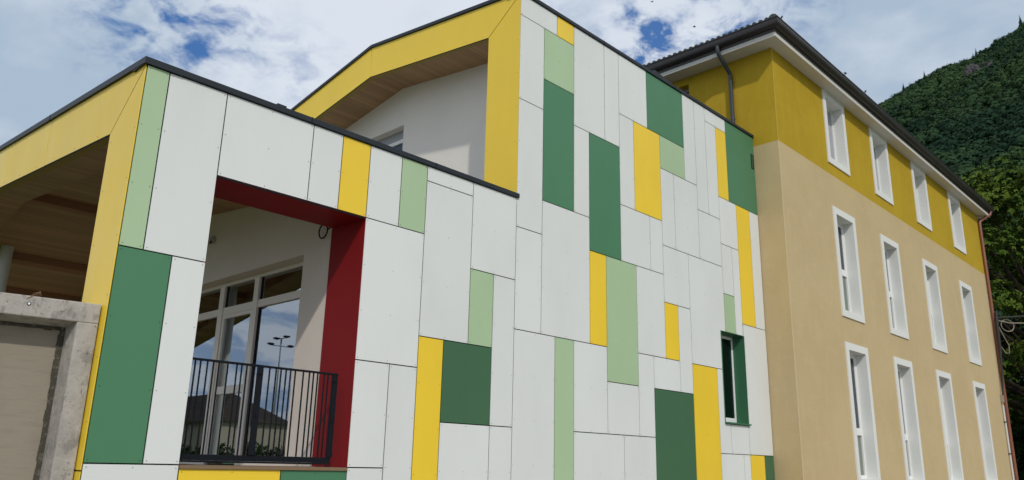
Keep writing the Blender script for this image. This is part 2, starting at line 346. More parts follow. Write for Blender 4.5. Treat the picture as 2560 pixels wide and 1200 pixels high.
# wood ceiling of the porch, edge beam and cross beams
b = MB(); b.slab(3.26, 5.645, [(8.72, ceil(8.72)), (YR, ceil(YR)), (YB, ceil(YB))], [(8.72, ceil(8.72) + .08), (YR, ceil(YR) + .08), (YB, ceil(YB) + .08)], WOOD); b.build('wood_ceiling', P)
b = MB(); b.slab(2.86, 3.27, [(8.76, lowin(8.76) + .012), (YR, lowin(YR) + .012), (YB, lowin(YB) + .012)], [(8.76, ceil(8.76) + .05), (YR, ceil(YR) + .05), (YB, ceil(YB) + .05)], WOOD); b.build('edge_beam', P)
for y in (13.86, 16.45, 18.2):
    b = MB(); b.slab(3.275, 5.64, [(y, ceil(y) - .14), (y + .2, ceil(y + .2) - .14)], [(y, ceil(y)), (y + .2, ceil(y + .2))], BEAM); b.build('ceiling_beam', P)
b = MB(); b.tube([(4.30, 11.9, ceil(11.9) - .03), (5.1, 11.9, ceil(11.9) - .03)], .025, STEEL, 6); b.build('ceiling_conduit', P)
b = MB(); b.tube([(3.69, 16.3, 1.49), (3.69, 16.3, ceil(16.3) + .01)], .105, CEILP, 20); b.build('porch_column', P, smooth=True)
# yellow end frame, low
xf = 2.724
def yel(pts, x=xf, th=.008):
    q = MB(); q.polyx(x, x + th, pts, YELLOW); return q
def riv(mb, x, y, z, ax, m, r=.0055):
    n = 6; i = len(mb.v); k = mb.mi(m); pr = .004
    for lay in (0, 1):
        for j in range(n):
            a = 2 * math.pi * j / n
            if ax == 'y': mb.v.append((x + r * math.cos(a), y - pr * lay, z + r * math.sin(a)))
            else: mb.v.append((x - pr * lay, y + r * math.cos(a), z + r * math.sin(a)))
    mb.f.append(tuple(i + n + j for j in range(n))); mb.m.append(k)
    for j in range(n):
        j2 = (j + 1) % n; mb.f.append((i + j, i + j2, i + n + j2, i + n + j)); mb.m.append(k)
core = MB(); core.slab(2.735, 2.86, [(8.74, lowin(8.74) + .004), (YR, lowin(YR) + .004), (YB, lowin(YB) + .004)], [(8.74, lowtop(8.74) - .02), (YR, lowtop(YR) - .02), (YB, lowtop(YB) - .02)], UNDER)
core.slab(2.7245, 2.7345, [(8.76, lowin(8.76) - .012), (YR, lowin(YR) - .012), (YB, lowin(YB) - .012)], [(8.76, lowin(8.76) - .001), (YR, lowin(YR) - .001), (YB, lowin(YB) - .001)], STEEL)
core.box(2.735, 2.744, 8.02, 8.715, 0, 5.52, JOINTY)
core.build('frame_core', P)
q = yel([(8.006, 1.47), (8.72, 1.47), (8.75, lowin(8.75) - .008), (8.745, lowin(8.75) - .004), (8.012, 5.535), (8.006, 5.53)])
for z in (1.9, 2.5, 3.1, 3.7, 4.3, 4.85): riv(q, xf, 8.05, z, 'x', RIVY)
for z in (1.9, 2.5, 3.1, 3.7, 4.3, 4.85): riv(q, xf, 8.68, z, 'x', RIVY)
q.build('yellow_panel', P)
q = yel([(8.006, 0.3), (8.72, 0.3), (8.72, 1.455), (8.006, 1.455)]); q.build('yellow_panel', P)
for y_ in (11.07, 14.0, 17.0):
    core = MB(); core.slab(2.7325, 2.7345, [(y_ - .02, lowin(y_) + .01), (y_ + .02, lowin(y_) + .01)], [(y_ - .02, lowtop(y_) - .01), (y_ + .02, lowtop(y_) - .01)], JOINT); core.build('joint', P)
ys = [8.02, 11.07, 14.0, 17.0, YB]
for i in range(len(ys) - 1):
    y0, y1 = ys[i], ys[i + 1]; e = .008
    pts = [(y0 + (e if i else 0), lowtop(y0) - (.0 if i else 0.0)), (y1 - e, lowtop(y1)), (y1 - e, lowin(y1)), ((y0 + e) if i else 8.76, lowin(y0 if i else 8.76))]
    q = yel(pts)
    for t in (.12, .37, .62, .87):
        yy = y0 + (y1 - y0) * t
        if i == 0 and t < .3: continue
        riv(q, xf, yy, lowtop(yy) - .05, 'x', RIVY); riv(q, xf, yy, lowin(yy) + .04, 'x', RIVY)
    q.build('yellow_panel', P)
# copings low
cp = MB(); cp.box(2.70, 8.405, 7.972, 8.30, 5.553, 5.622, DARKMETAL)
for x in (4.7, 6.7): cp.box(x, x + .012, 7.969, 8.30, 5.55, 5.625, STEEL)
cp.build('coping', P, bevel=.004)
cp = MB(); cp.slab(2.695, 3.1, [(7.97, lowtop(7.97) + .003), (YR, lowtop(YR) + .003), (YB, lowtop(YB) + .003)], [(7.97, lowtop(7.97) + .075), (YR, lowtop(YR) + .075), (YB, lowtop(YB) + .075)], DARKMETAL)
for y in (11.1, 17.0): cp.slab(2.692, 3.1, [(y, lowtop(y)), (y + .012, lowtop(y))], [(y, lowtop(y) + .078), (y + .012, lowtop(y) + .078)], STEEL)
cp.build('coping', P)
b = MB(); b.box(4.05, 4.72, 8.12, 8.32, 5.60, 5.682, DARKMETAL); b.box(4.30, 4.42, 8.10, 8.30, 5.60, 5.705, DARKMETAL); b.build('roof_flashing', P)

# --- facade panels
PAN = [
 (2.735,2.975,3.59,5.55,'L'),(2.975,3.63,3.59,5.55,'W'),(2.735,3.27,1.53,3.59,'G'),(3.27,3.63,1.53,3.59,'W'),(2.735,3.63,.3,1.53,'W'),
 (3.63,4.76,4.57,5.55,'W'),(4.76,5.19,4.57,5.55,'W'),(5.19,5.615,4.57,5.55,'Y'),(5.615,6.135,4.57,5.55,'W'),(6.135,6.58,4.57,5.55,'L'),
 (6.58,7.455,5.335,5.55,'W'),(6.58,7.455,3.19,5.335,'W'),(5.615,6.58,2.78,4.57,'W'),(7.455,8.37,4.26,5.55,'W'),(7.455,7.92,3.19,4.26,'L'),
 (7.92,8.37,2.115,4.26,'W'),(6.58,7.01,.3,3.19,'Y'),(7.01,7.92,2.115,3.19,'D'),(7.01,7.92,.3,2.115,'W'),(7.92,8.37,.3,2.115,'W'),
 (5.615,6.135,1.53,2.78,'W'),(6.135,6.58,.3,2.78,'W'),(5.615,6.135,.3,1.53,'W'),(3.63,4.76,.3,1.495,'Y'),(4.76,5.615,.3,1.495,'G'),
 (8.37,9.29,8.75,9.14,'W'),(9.29,9.75,8.75,9.14,'Y'),(8.37,8.96,7.24,8.75,'W'),(8.96,9.75,7.805,8.75,'L'),(8.96,9.75,5.67,7.805,'G'),
 (8.37,8.96,5.10,7.24,'W'),(9.75,10.62,7.235,9.14,'W'),(10.62,11.06,7.235,9.14,'W'),(11.06,11.975,7.915,9.14,'W'),(11.975,13.285,7.915,9.14,'G'),
 (9.75,10.165,5.67,7.235,'W'),(10.165,11.06,5.095,7.235,'G'),(11.06,11.51,6.14,7.915,'W'),(11.51,12.39,6.14,7.915,'Y'),(12.39,13.285,7.225,7.915,'L'),
 (13.285,13.735,7.225,9.14,'W'),(13.735,14.17,6.71,9.14,'W'),(14.17,15.055,8.83,9.14,'W'),(14.17,14.61,6.71,8.83,'W'),(14.61,15.055,7.225,8.83,'Y'),
 (15.055,16.375,7.225,9.14,'G'),(8.37,8.96,3.525,5.10,'W'),(8.96,10.165,3.525,5.67,'W'),(11.06,11.975,5.095,6.14,'W'),(11.975,12.39,5.095,6.14,'W'),
 (12.39,12.85,5.67,7.225,'W'),(12.85,13.735,5.67,7.225,'W'),(13.735,14.61,5.67,6.71,'W'),(14.61,15.35,6.18,7.225,'W'),(15.35,15.955,4.57,7.225,'Y'),
 (15.955,16.375,4.57,7.225,'W'),(10.165,10.62,3.525,5.095,'Y'),(10.62,11.51,2.955,5.095,'L'),(11.51,12.39,3.525,5.095,'W'),(12.39,13.285,4.57,5.67,'W'),
 (12.39,12.85,3.525,4.57,'Y'),(12.85,13.285,2.955,4.57,'W'),(14.61,15.055,5.11,6.18,'W'),(14.61,15.055,4.31,5.11,'L'),(15.055,15.35,4.31,6.18,'W'),
 (15.36,16.375,1.90,4.57,'W'),(8.37,9.29,.3,3.525,'W'),(9.29,9.75,.3,3.525,'L'),(9.75,10.62,2.115,3.525,'W'),(9.75,11.06,.3,2.115,'W'),
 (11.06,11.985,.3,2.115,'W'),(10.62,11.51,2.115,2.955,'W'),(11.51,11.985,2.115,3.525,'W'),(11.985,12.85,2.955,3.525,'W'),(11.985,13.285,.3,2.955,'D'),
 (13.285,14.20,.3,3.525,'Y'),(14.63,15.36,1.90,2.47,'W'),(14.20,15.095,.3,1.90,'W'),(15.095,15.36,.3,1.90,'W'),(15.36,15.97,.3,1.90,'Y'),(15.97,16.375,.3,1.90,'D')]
PM = {'D': (GREEN2, RIVG, 'green panel coloured deeper and duller than the others'), 'W': (WHITE, RIVW, None), 'G': (GREEN, RIVG, 'dark green panel'), 'L': (LGREEN, RIVL, 'pale green panel'), 'Y': (YELLOW, RIVY, 'yellow panel')}
YF = 8.0; GAP = .0068
def addriv(mb, x0, x1, z0, z1, rm):
    i = .032
    nz_ = max(1, round((z1 - z0) / .62)); nx = 1 if (x1 - x0) < .72 else 2
    for a in range(nz_ + 1):
        z = z0 + i + (z1 - z0 - 2 * i) * a / nz_
        for c in range(nx + 1):
            x = x0 + i + (x1 - x0 - 2 * i) * c / nx
            riv(mb, x, YF, z, 'y', rm)
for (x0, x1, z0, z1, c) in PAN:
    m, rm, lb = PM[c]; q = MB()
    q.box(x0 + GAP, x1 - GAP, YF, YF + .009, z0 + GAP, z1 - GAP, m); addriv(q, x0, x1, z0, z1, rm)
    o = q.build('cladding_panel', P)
    if lb: o['label'] = lb
# notched panels round the slit window
q = MB(); q.polyy(YF, YF + .009, [(13.285 + GAP, 3.525 + GAP), (14.43 - GAP, 3.525 + GAP), (14.43 - GAP, 4.31 + .002), (14.61 - GAP, 4.31 + .002), (14.61 - GAP, 5.67 - GAP), (13.285 + GAP, 5.67 - GAP)], WHITE); addriv(q, 13.285, 14.42, 3.525, 5.67, RIVW); q.build('cladding_panel', P)
q = MB(); q.polyy(YF, YF + .009, [(14.20 + GAP, 1.90 + GAP), (14.63 - GAP, 1.90 + GAP), (14.63 - GAP, 2.465), (14.43 - GAP, 2.465), (14.43 - GAP, 3.525 - GAP), (14.20 + GAP, 3.525 - GAP)], WHITE); q.build('cladding_panel', P)
# plinth
b = MB(); b.box(2.74, 16.37, 8.015, 8.6, 0, .295, CONC); b.build('plinth', P)
# --- upper volume
def uptop(y): return 9.15 + .1235 * (y - 8.0) if y < 12.15 else 9.6625 - .175 * (y - 12.15)
def upin(y): return 8.597 + .1242 * (y - 8.742) if y < 12.125 else 9.017 - .168 * (y - 12.125)
YU = 19.0
core = MB()
core.box(8.375, 14.40, 8.02, 8.72, 0, 9.12, JOINT); core.box(15.38, 16.37, 8.02, 8.72, 0, 9.12, JOINT)
core.box(14.40, 15.38, 8.02, 8.72, 4.33, 9.12, JOINT); core.box(14.40, 15.38, 8.02, 8.72, 0, 2.48, JOINT)
core.build('wall_core', P)
b = MB(); b.slab(9.188, 9.45, [(8.735, 5.4), (12.01, 5.4)], [(8.735, upin(8.735) + .07), (12.01, upin(12.01) + .07)], STUCCOG); b.slab(9.188, 9.45, [(13.45, 5.4), (YU, 5.4)], [(13.45, upin(13.45) + .07), (YU, upin(YU) + .07)], STUCCOG)
b.slab(9.188, 9.45, [(12.01, 8.22), (12.125, 8.22), (13.45, 8.22)], [(12.01, upin(12.01) + .07), (12.125, 9.087), (13.45, upin(13.45) + .07)], STUCCOG); b.box(9.188, 9.45, 12.01, 13.45, 5.4, 6.1, STUCCOG); b.box(8.372, 9.187, 8.722, 8.735, 5.5, 8.62, STUCCOG)
b.build('terrace_wall', P)
b = MB(); b.box(9.36, 9.42, 12.012, 13.448, 8.02, 8.215, MESH); b.build('blind_box', P)
wf = MB(); wf.box(9.34, 9.42, 12.014, 12.08, 6.1, 8.015, PVC); wf.box(9.34, 9.42, 13.38, 13.446, 6.1, 8.015, PVC); wf.box(9.34, 9.42, 12.081, 13.379, 7.94, 8.015, PVC); wf.box(9.34, 9.42, 12.081, 13.379, 6.1, 6.2, PVC)
wfo = wf.build('window_frame', P); wp_ = MB(); wp_.box(9.375, 9.385, 12.081, 13.379, 6.2, 7.94, GLASSD); wp_.build('pane', wfo)
b = MB(); b.box(9.5, 9.9, 11.9, 13.6, 6.0, 8.3, ROOM); b.build('room', P)
b = MB(); b.slab(8.48, 9.19, [(8.72, upin(8.72) + .05), (12.12, 9.067), (YU, upin(YU) + .05)], [(8.72, upin(8.72) + .10), (12.12, 9.12), (YU, upin(YU) + .1)], WOOD); b.build('wood_soffit', P)
b = MB(); b.slab(8.38, 16.36, [(8.03, 9.12), (8.72, 9.13), (12.15, 9.25), (YU, uptop(YU) - .25)], [(8.03, 9.148), (8.72, uptop(8.72) - .01), (12.15, 9.65), (YU, uptop(YU) - .02)], DARKMETAL); b.build('roof', P)
xu = 8.364
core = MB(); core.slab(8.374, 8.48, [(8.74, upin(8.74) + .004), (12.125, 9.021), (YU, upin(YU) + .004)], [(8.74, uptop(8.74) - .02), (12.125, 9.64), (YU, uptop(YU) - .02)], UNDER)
core.slab(8.3645, 8.3735, [(8.76, upin(8.76) - .014), (12.125, 9.004), (YU, upin(YU) - .014)], [(8.76, upin(8.76) - .001), (12.125, 9.016), (YU, upin(YU) - .001)], STEEL); core.build('frame_core', P)
q = yel([(8.006, 5.45), (8.736, 5.45), (8.738, 8.588), (8.012, 9.13), (8.006, 9.13)], xu)
for z in (5.9, 6.5, 7.1, 7.7, 8.3): riv(q, xu, 8.05, z, 'x', RIVY); riv(q, xu, 8.69, z, 'x', RIVY)
q.build('yellow_panel', P)
q = yel([(8.02, 9.142), (12.145, 9.66), (12.125, 9.017), (8.748, 8.597)], xu)
for yy in (9.2, 9.9, 10.6, 11.3, 11.9): riv(q, xu, yy, uptop(yy) - .05, 'x', RIVY); riv(q, xu, yy + .1, upin(yy + .1) + .05, 'x', RIVY)
q.build('yellow_panel', P)
core = MB(); core.slab(8.3722, 8.3738, [(12.12, 9.03), (12.17, 9.03)], [(12.12, 9.64), (12.17, 9.64)], JOINT); core.build('joint', P)
q = yel([(12.16, 9.66), (YU, uptop(YU)), (YU, upin(YU)), (12.135, 9.017)], xu); q.build('yellow_panel', P)
q = yel([(YU - .74, 6.3), (YU, 6.3), (YU, uptop(YU)), (YU - .74, upin(YU))], xu + .001); q.build('yellow_panel', P)
cp = MB(); cp.box(8.34, 16.378, 7.972, 8.30, 9.142, 9.205, DARKMETAL)
for x in (10.6, 13.0): cp.box(x, x + .012, 7.969, 8.30, 9.14, 9.208, STEEL)
cp.build('coping', P, bevel=.004)
cp = MB(); cp.slab(8.335, 8.75, [(7.97, 9.15), (12.15, 9.667), (YU, uptop(YU) + .003)], [(7.97, 9.212), (12.15, 9.728), (YU, uptop(YU) + .065)], DARKMETAL); cp.build('coping', P)
b = MB(); b.box(12.3, 12.95, 8.05, 8.25, 9.205, 9.27, DARKMETAL); b.hexa([(12.30, 8.02, 9.25), (12.95, 8.02, 9.23), (12.95, 8.3, 9.23), (12.30, 8.3, 9.25), (12.32, 8.02, 9.315), (12.95, 8.02, 9.25), (12.95, 8.3, 9.25), (12.32, 8.3, 9.315)], DARKMETAL); b.build('roof_vent', P)
# wall vent on the far green panel
b = MB(); b.box(16.205, 16.225, 7.992, 7.999, 8.33, 8.69, STEEL); b.box(16.32, 16.335, 7.992, 7.999, 8.33, 8.69, STEEL); b.box(16.225, 16.32, 7.992, 7.999, 8.67, 8.69, STEEL); b.box(16.225, 16.32, 7.992, 7.999, 8.33, 8.35, STEEL)
b.box(16.226, 16.319, 7.996, 7.999, 8.351, 8.669, GREEN)
for k in range(7): b.box(16.226, 16.319, 7.992, 7.9955, 8.37 + k * .043, 8.388 + k * .043, STEEL)
b.build('wall_vent', P)
# slit window
b = MB(); b.box(15.362, 15.378, 7.994, 8.40, 2.49, 4.31, GREENREV); b.box(14.402, 14.428, 7.994, 8.40, 2.49, 4.31, GREENREV); b.box(14.428, 15.362, 8.001, 8.40, 4.308, 4.328, GREENREV)
wn = b.build('window', P); wn['label'] = 'tall slit window in a deep dark green reveal'
b = MB(); b.box(14.40, 15.40, 7.955, 8.27, 2.475, 2.505, GREENREV); b.build('sill', wn)
b = MB(); b.box(14.43, 14.50, 8.26, 8.34, 2.51, 4.30, PVC); b.box(15.305, 15.36, 8.26, 8.34, 2.51, 4.30, PVC); b.box(14.50, 15.305, 8.26, 8.34, 4.24, 4.30, PVC); b.box(14.50, 15.305, 8.26, 8.34, 2.51, 2.62, PVC)
b.build('window_frame', wn, bevel=.004)
b = MB(); b.box(14.502, 15.303, 8.272, 8.28, 2.622, 4.238, GLASSD); b.box(15.16, 15.175, 8.284, 8.30, 2.622, 4.238, STEEL); b.build('pane', wn)
b = MB(); b.box(14.4, 15.38, 8.45, 8.47, 2.4, 4.4, JOINT); b.build('blind_or_backing', wn)  # dark sheet standing in for the unlit room behind
# --- recessed wall with glazed door behind the opening
RW = 5.65
b = MB()
b.slab(RW, 5.92, [(8.70, 1.2), (9.44, 1.2)], [(8.70, ceil(8.7) + .04), (9.44, ceil(9.44) + .04)], STUCCO)
b.slab(RW, 5.92, [(9.44, 4.33), (YR, 4.33), (15.0, 4.33)], [(9.44, ceil(9.44) + .04), (YR, ceil(YR) + .04), (15.0, ceil(15) + .04)], STUCCO)
b.slab(RW, 5.92, [(15.0, 1.2), (YB, 1.2)], [(15.0, ceil(15) + .04), (YB, ceil(YB) + .04)], STUCCO)
b.build('porch_wall', P)
gl = MB(); F0, F1 = 5.85, 5.91
gl.box(F0, F1, 9.442, 9.56, 1.50, 4.328, FRAME)
gl.box(F0, F1, 9.561, 14.998, 4.272, 4.328, FRAME)
gl.box(F0 - .015, F1, 10.955, 11.09, 1.50, 4.271, FRAME); gl.box(F0 - .015, F1, 12.045, 12.19, 1.50, 4.271, FRAME); gl.box(F0 - .015, F1, 13.6, 13.74, 1.50, 4.271, FRAME)
for (a, c) in ((9.561, 10.954), (11.091, 12.044), (12.191, 13.599), (13.741, 14.998)): gl.box(F0, F1, a, c, 3.80, 3.915, FRAME)
for (a, c) in ((9.561, 10.954), (12.191, 13.599), (13.741, 14.998)): gl.box(F0, F1, a, c, 1.50, 1.62, FRAME)
glo = gl.build('glazing_frame', P, bevel=.004)
for (a, c) in ((9.561, 10.954), (11.091, 12.044), (12.191, 13.599), (13.741, 14.998)):
    q = MB(); q.box(5.885, 5.891, a, c, 3.916, 4.271, GLASS); q.build('pane', glo)
for (a, c) in ((9.561, 10.954), (12.191, 13.599), (13.741, 14.998)):
    q = MB(); q.box(5.885, 5.891, a, c, 1.621, 3.799, GLASS); q.build('pane', glo)
for (a, c) in ((9.561, 10.954), (11.091, 12.044), (12.191, 13.599)):      # dark rubber gasket lines
    q = MB(); q.box(5.876, 5.884, c - .05, c - .001, 3.917, 4.270, STEEL); q.box(5.876, 5.884, c - .05, c - .001, 1.63, 3.798, STEEL); q.build('gasket', glo)
d = MB(); d.box(F0 + .002, F1 - .004, 11.092, 11.15, 1.54, 3.799, FRAME); d.box(F0 + .002, F1 - .004, 11.985, 12.043, 1.54, 3.799, FRAME)
d.box(F0 + .002, F1 - .004, 11.151, 11.984, 3.735, 3.799, FRAME); d.box(F0 + .002, F1 - .004, 11.151, 11.984, 1.54, 1.63, FRAME); d.box(F0 + .002, F1 - .004, 11.151, 11.984, 2.545, 2.665, FRAME)
dr = d.build('door', P, bevel=.004)
q = MB(); q.box(5.885, 5.891, 11.151, 11.984, 2.666, 3.734, GLASS); q.build('pane', dr)
q = MB(); q.box(5.885, 5.891, 11.151, 11.984, 1.631, 2.544, GLASS); q.build('pane', dr)
# room shell behind the glazing, back wall left out so daylight brightens the curtains
b = MB(); b.box(5.93, 9.1, 8.72, 16.0, 1.45, 1.49, ROOM); b.box(5.93, 9.1, 8.72, 16.0, 4.6, 4.65, ROOM); b.box(9.1, 9.15, 8.72, 16.0, 1.45, 4.65, ROOM); b.box(5.93, 9.1, 8.71, 8.72, 1.45, 4.65, ROOM)
b.build('room', P)
def curtain(name, y0, y1, x, zt, zb, folds, label, tie=None):
    n = folds * 8; nzv = 24; vs = []; fs = []
    for j in range(nzv + 1):
        t = j / nzv; z = zt + (zb - zt) * t
        sq = 1.0
        if tie: sq = 1 - .62 * math.exp(-((t - tie) / .22) ** 2) if t < tie else .38 + .25 * min(1, (t - tie) * 2)
        for i in range(n + 1):
            u = i / n; yc = y1 - (y1 - y0) * u * sq
            vs.append((x + .045 * math.sin(u * folds * 2 * math.pi + math.sin(t * 2) * .6), yc + .012 * math.sin(u * 37 + t * 3), z))
    for j in range(nzv):
        for i in range(n):
            a = j * (n + 1) + i; fs.append((a, a + 1, a + n + 2, a + n + 1))
    mb = MB(); mb.v = vs; mb.f = fs; mb.m = [0] * len(fs); mb.mats = [CURT]
    o = mb.build(name, None, origin=(x, y1, zb), smooth=True); tag(o, label, 'curtain', 'curtains behind the porch glazing'); return o
curtain('curtain', 11.50, 12.12, 5.975, 4.25, 1.52, 6, 'gathered cream curtain tied back behind the glazed door', .55)
curtain('curtain', 10.70, 11.08, 5.975, 4.25, 1.52, 5, 'narrow cream curtain hanging behind the widest pane, right of the glazed door')
# camera, cable loop
c = thing('security_camera', 'small white security camera on the cream wall above the porch glazing', 'camera', (5.65, 12.24, 5.04))
q = MB(); q.tube([(5.648, 12.24, 5.04), (5.60, 12.24, 5.04)], .06, FIXT, 14); q.build('mount', c, smooth=True)
q = MB(); q.tube([(5.60, 12.22, 5.04), (5.50, 12.45, 5.02), (5.46, 12.55, 5.01)], [.02, .045, .045], FIXT, 12); q.build('body', c, smooth=True)
q = MB(); q.tube([(5.60, 12.24, 5.0), (5.57, 12.2, 4.96), (5.56, 12.15, 4.99)], .012, STEEL, 6); q.build('cable', c)
lp = MB(); lp.tube([(5.60, 8.93 + .10 * math.cos(a * .35), 4.56 + .10 * math.sin(a * .35)) for a in range(0, 37)], .010, STEEL, 6); lp.tube([(5.60, 8.83, 4.56), (5.625, 8.79, 4.60), (5.64, 8.76, 4.66)], .010, STEEL, 6)
tag(lp.build('cable_loop', None, origin=(5.6, 8.93, 4.56)), 'loop of dark cable hanging at the top corner of the red reveal', 'cable')
# railing
rl = MB(); rl.box(3.66, 5.47, 8.105, 8.135, 2.578, 2.602, STEEL); ro = rl.build('railing', P, bevel=.003)
q = MB(); q.box(3.64, 5.44, 8.10, 8.14, 1.575, 1.635, STEEL); q.box(3.64, 5.40, 8.09, 8.15, 1.555, 1.574, STEEL); q.build('bottom_rail', ro)
for x in (3.712, 3.77, 3.845, 3.912, 3.972, 4.072, 4.177, 4.234, 4.294, 4.36, 4.57, 4.65, 4.712, 4.776, 4.834, 4.894, 5.0, 5.081, 5.136, 5.192, 5.282, 5.335):
    q = MB(); q.box(x - .0065, x + .0065, 8.113, 8.127, 1.636, 2.577, STEEL); q.build('baluster', ro)
for x in (4.455, 5.43):
    q = MB(); q.box(x - .03, x + .03, 8.10, 8.14, 1.636, 2.577, STEEL); q.box(x - .045, x + .015, 8.088, 8.0995, 2.50, 2.575, STEEL); q.box(x - .045, x + .03, 8.088, 8.0995, 1.64, 1.70, STEEL); q.box(x - .02, x + .0, 8.088, 8.0995, 2.04, 2.07, STEEL)
    q.build('post', ro)

# ================================================================== concrete wall left
cw = thing('concrete_wall', 'weathered grey concrete wall frame with recessed beige infill at the left corner', 'wall', (2.70, 8.11, 0))
dv = Vector((.989, -.15, 0)).normalized(); nv = Vector((.15, .989, 0)).normalized()
def CW(s, d, z): return Vector((2.703, 8.112, 0)) + dv * s + nv * d + Vector((0, 0, z))
def cbox(mb, s0, s1, d0, d1, z0, z1, m): mb.hexa([CW(s0, d0, z0), CW(s1, d0, z0), CW(s1, d1, z0), CW(s0, d1, z0), CW(s0, d0, z1), CW(s1, d0, z1), CW(s1, d1, z1), CW(s0, d1, z1)], m)
b = MB(); S1 = -.176; SB = -.265; ZT = 2.815; ZB = 2.768; DD = .25; TH = .42
def C8(p, m): b.hexa(p, m)
# right post with splayed reveal
C8([CW(S1, 0, 0), CW(.008, 0, 0), CW(.008, TH, 0), CW(SB, TH, 0), CW(S1, 0, ZT), CW(.008, 0, ZT), CW(.008, TH, ZT), CW(SB, TH, ZT)], CONC)
b.build('frame', cw, bevel=.012)
b = MB(); SE = -5.0
b.hexa([CW(SE, 0, ZT), CW(.008, 0, ZT), CW(.008, TH, ZT - .06), CW(SE, TH, ZT - .06), CW(SE, 0, 3.005), CW(.008, 0, 3.005), CW(.008, TH, 3.005), CW(SE, TH, 3.005)], CONC)
b.build('frame', cw, bevel=.010)
b = MB(); cbox(b, SE, SE + .2, 0, TH, 0, ZT, CONC); b.build('frame', cw, bevel=.012)
b = MB(); cbox(b, SE + .2, SB + .02, DD, DD + .1, 0, ZB + .02, CONCP); b.build('infill', cw)
# rough dirty joint
rng = random.Random(4)
b = MB(); 
z = 0
while z < 2.74:
    h = rng.uniform(.03, .09); wd = rng.uniform(.006, .020)
    cbox(b, SB + .0 - wd, SB + .035, DD - .012, DD, z, z + h, DARKDIRT); z += h
s_ = SB
while s_ > SE + .3:
    h = rng.uniform(.04, .12); wd = rng.uniform(.006, .016)
    cbox(b, s_ - h, s_, DD - .010, DD, 2.755 - wd, 2.80, DARKDIRT); s_ -= h
b.build('joint', cw)
b = MB(); b.tube([CW(-.595, -.004, 2.93), CW(-.595, .01, 2.93)], .018, STEEL, 16); b.tube([CW(-.595, -.010, 2.93), CW(-.595, .0, 2.93)], .011, PVC, 14); b.build('anchor_cap', cw)
b = MB()
for k in range(4):
    s0 = -.56 + k * .018; b.tube([CW(s0 - .04, .05, 3.0), CW(s0, .03, 3.04 - k * .006), CW(s0 + .045 - k * .02, .04, 3.055 + (k % 2) * .01)], .0022, FLOORW, 4)
b.tube([CW(-.62, -.004, 2.975), CW(-.57, -.004, 3.01), CW(-.53, .0, 3.045)], .003, FLOORW, 4)
tag(b.build('dry_twig', None, origin=CW(-.56, .04, 3.0)), 'dry brown twig lying on top of the concrete wall', 'twig')

# ================================================================== BEIGE BUILDING
apt = thing('plastered_building', 'long beige rendered building with ochre top storey, white framed windows and tiled roof', 'building', (16.39, 7.39, 0))
AX0, AX1, AY0, AY1 = 16.39, 33.62, 7.39, 20.0
ZC = 8.925; ZE = 11.3
COLX = [19.205, 22.45, 25.98, 29.79]; WW = 1.40
ROWS = {1: (1.30, 4.62), 2: (5.25, 8.05), 3: (9.235, 11.296)}
def holes_front(z0, z1, m, mb):
    xs = [AX0]; 
    for c_ in COLX: xs += [c_ + .02, c_ + WW - .02]
    xs.append(AX1); zs = [z0]; rr = []
    for r, (a, c_) in ROWS.items():
        a2, c2 = a + .02, min(c_ - .02, ZE)
        if a2 >= z0 and a2 < z1: zs += [a2, min(c2, z1)]; rr.append((a2, c2))
    zs.append(z1); zs = sorted(set(round(v, 4) for v in zs))
    for i in range(len(xs) - 1):
        for j in range(len(zs) - 1):
            if zs[j + 1] - zs[j] < 1e-4: continue
            mid = (zs[j] + zs[j + 1]) / 2
            if i % 2 == 1 and any(a < mid < c_ for a, c_ in rr): continue
            mb.quad([(xs[i], AY0, zs[j]), (xs[i + 1], AY0, zs[j]), (xs[i + 1], AY0, zs[j + 1]), (xs[i], AY0, zs[j + 1])], m)
def side(mb, z0, z1, m):
    mb.quad([(AX1, AY0, z0), (AX1, AY1, z0), (AX1, AY1, z1), (AX1, AY0, z1)], m)
    mb.quad([(AX0, AY1, z0), (AX1, AY1, z0), (AX1, AY1, z1), (AX0, AY1, z1)], m)
LW = (9.66, 10.75, 9.6, 11.1)     # small window in the left face (y0,y1,z0,z1)
b = MB(); holes_front(0, ZC, BEIGE, b); side(b, 0, ZC, BEIGE); b.quad([(AX0, AY0, 0), (AX0, AY1, 0), (AX0, AY1, ZC), (AX0, AY0, ZC)], BEIGE); b.build('lower_wall', apt)
b = MB(); holes_front(ZC, ZE, OCHRE, b); side(b, ZC, ZE, OCHRE)
ysl = [AY0, LW[0], LW[1], AY1]; zsl = [ZC, LW[2], LW[3], ZE]
for i in range(3):
    for j in range(3):
        if i == 1 and j == 1: continue
        b.quad([(AX0, ysl[i], zsl[j]), (AX0, ysl[i + 1], zsl[j]), (AX0, ysl[i + 1], zsl[j + 1]), (AX0, ysl[i], zsl[j + 1])], OCHRE)
OCHREV = OCHRE
b.quad([(AX0, LW[0], LW[2]), (AX0 + .3, LW[0], LW[2]), (AX0 + .3, LW[0], LW[3]), (AX0, LW[0], LW[3])], OCHRE)
b.quad([(AX0, LW[1], LW[2]), (AX0 + .3, LW[1], LW[2]), (AX0 + .3, LW[1], LW[3]), (AX0, LW[1], LW[3])], OCHRE)
b.quad([(AX0, LW[0], LW[3]), (AX0 + .3, LW[0], LW[3]), (AX0 + .3, LW[1], LW[3]), (AX0, LW[1], LW[3])], OCHRE)
b.quad([(AX0, LW[0], LW[2]), (AX0 + .3, LW[0], LW[2]), (AX0 + .3, LW[1], LW[2]), (AX0, LW[1], LW[2])], OCHRE)
b.build('upper_wall', apt)
fr = MB(); X = AX0 + .22
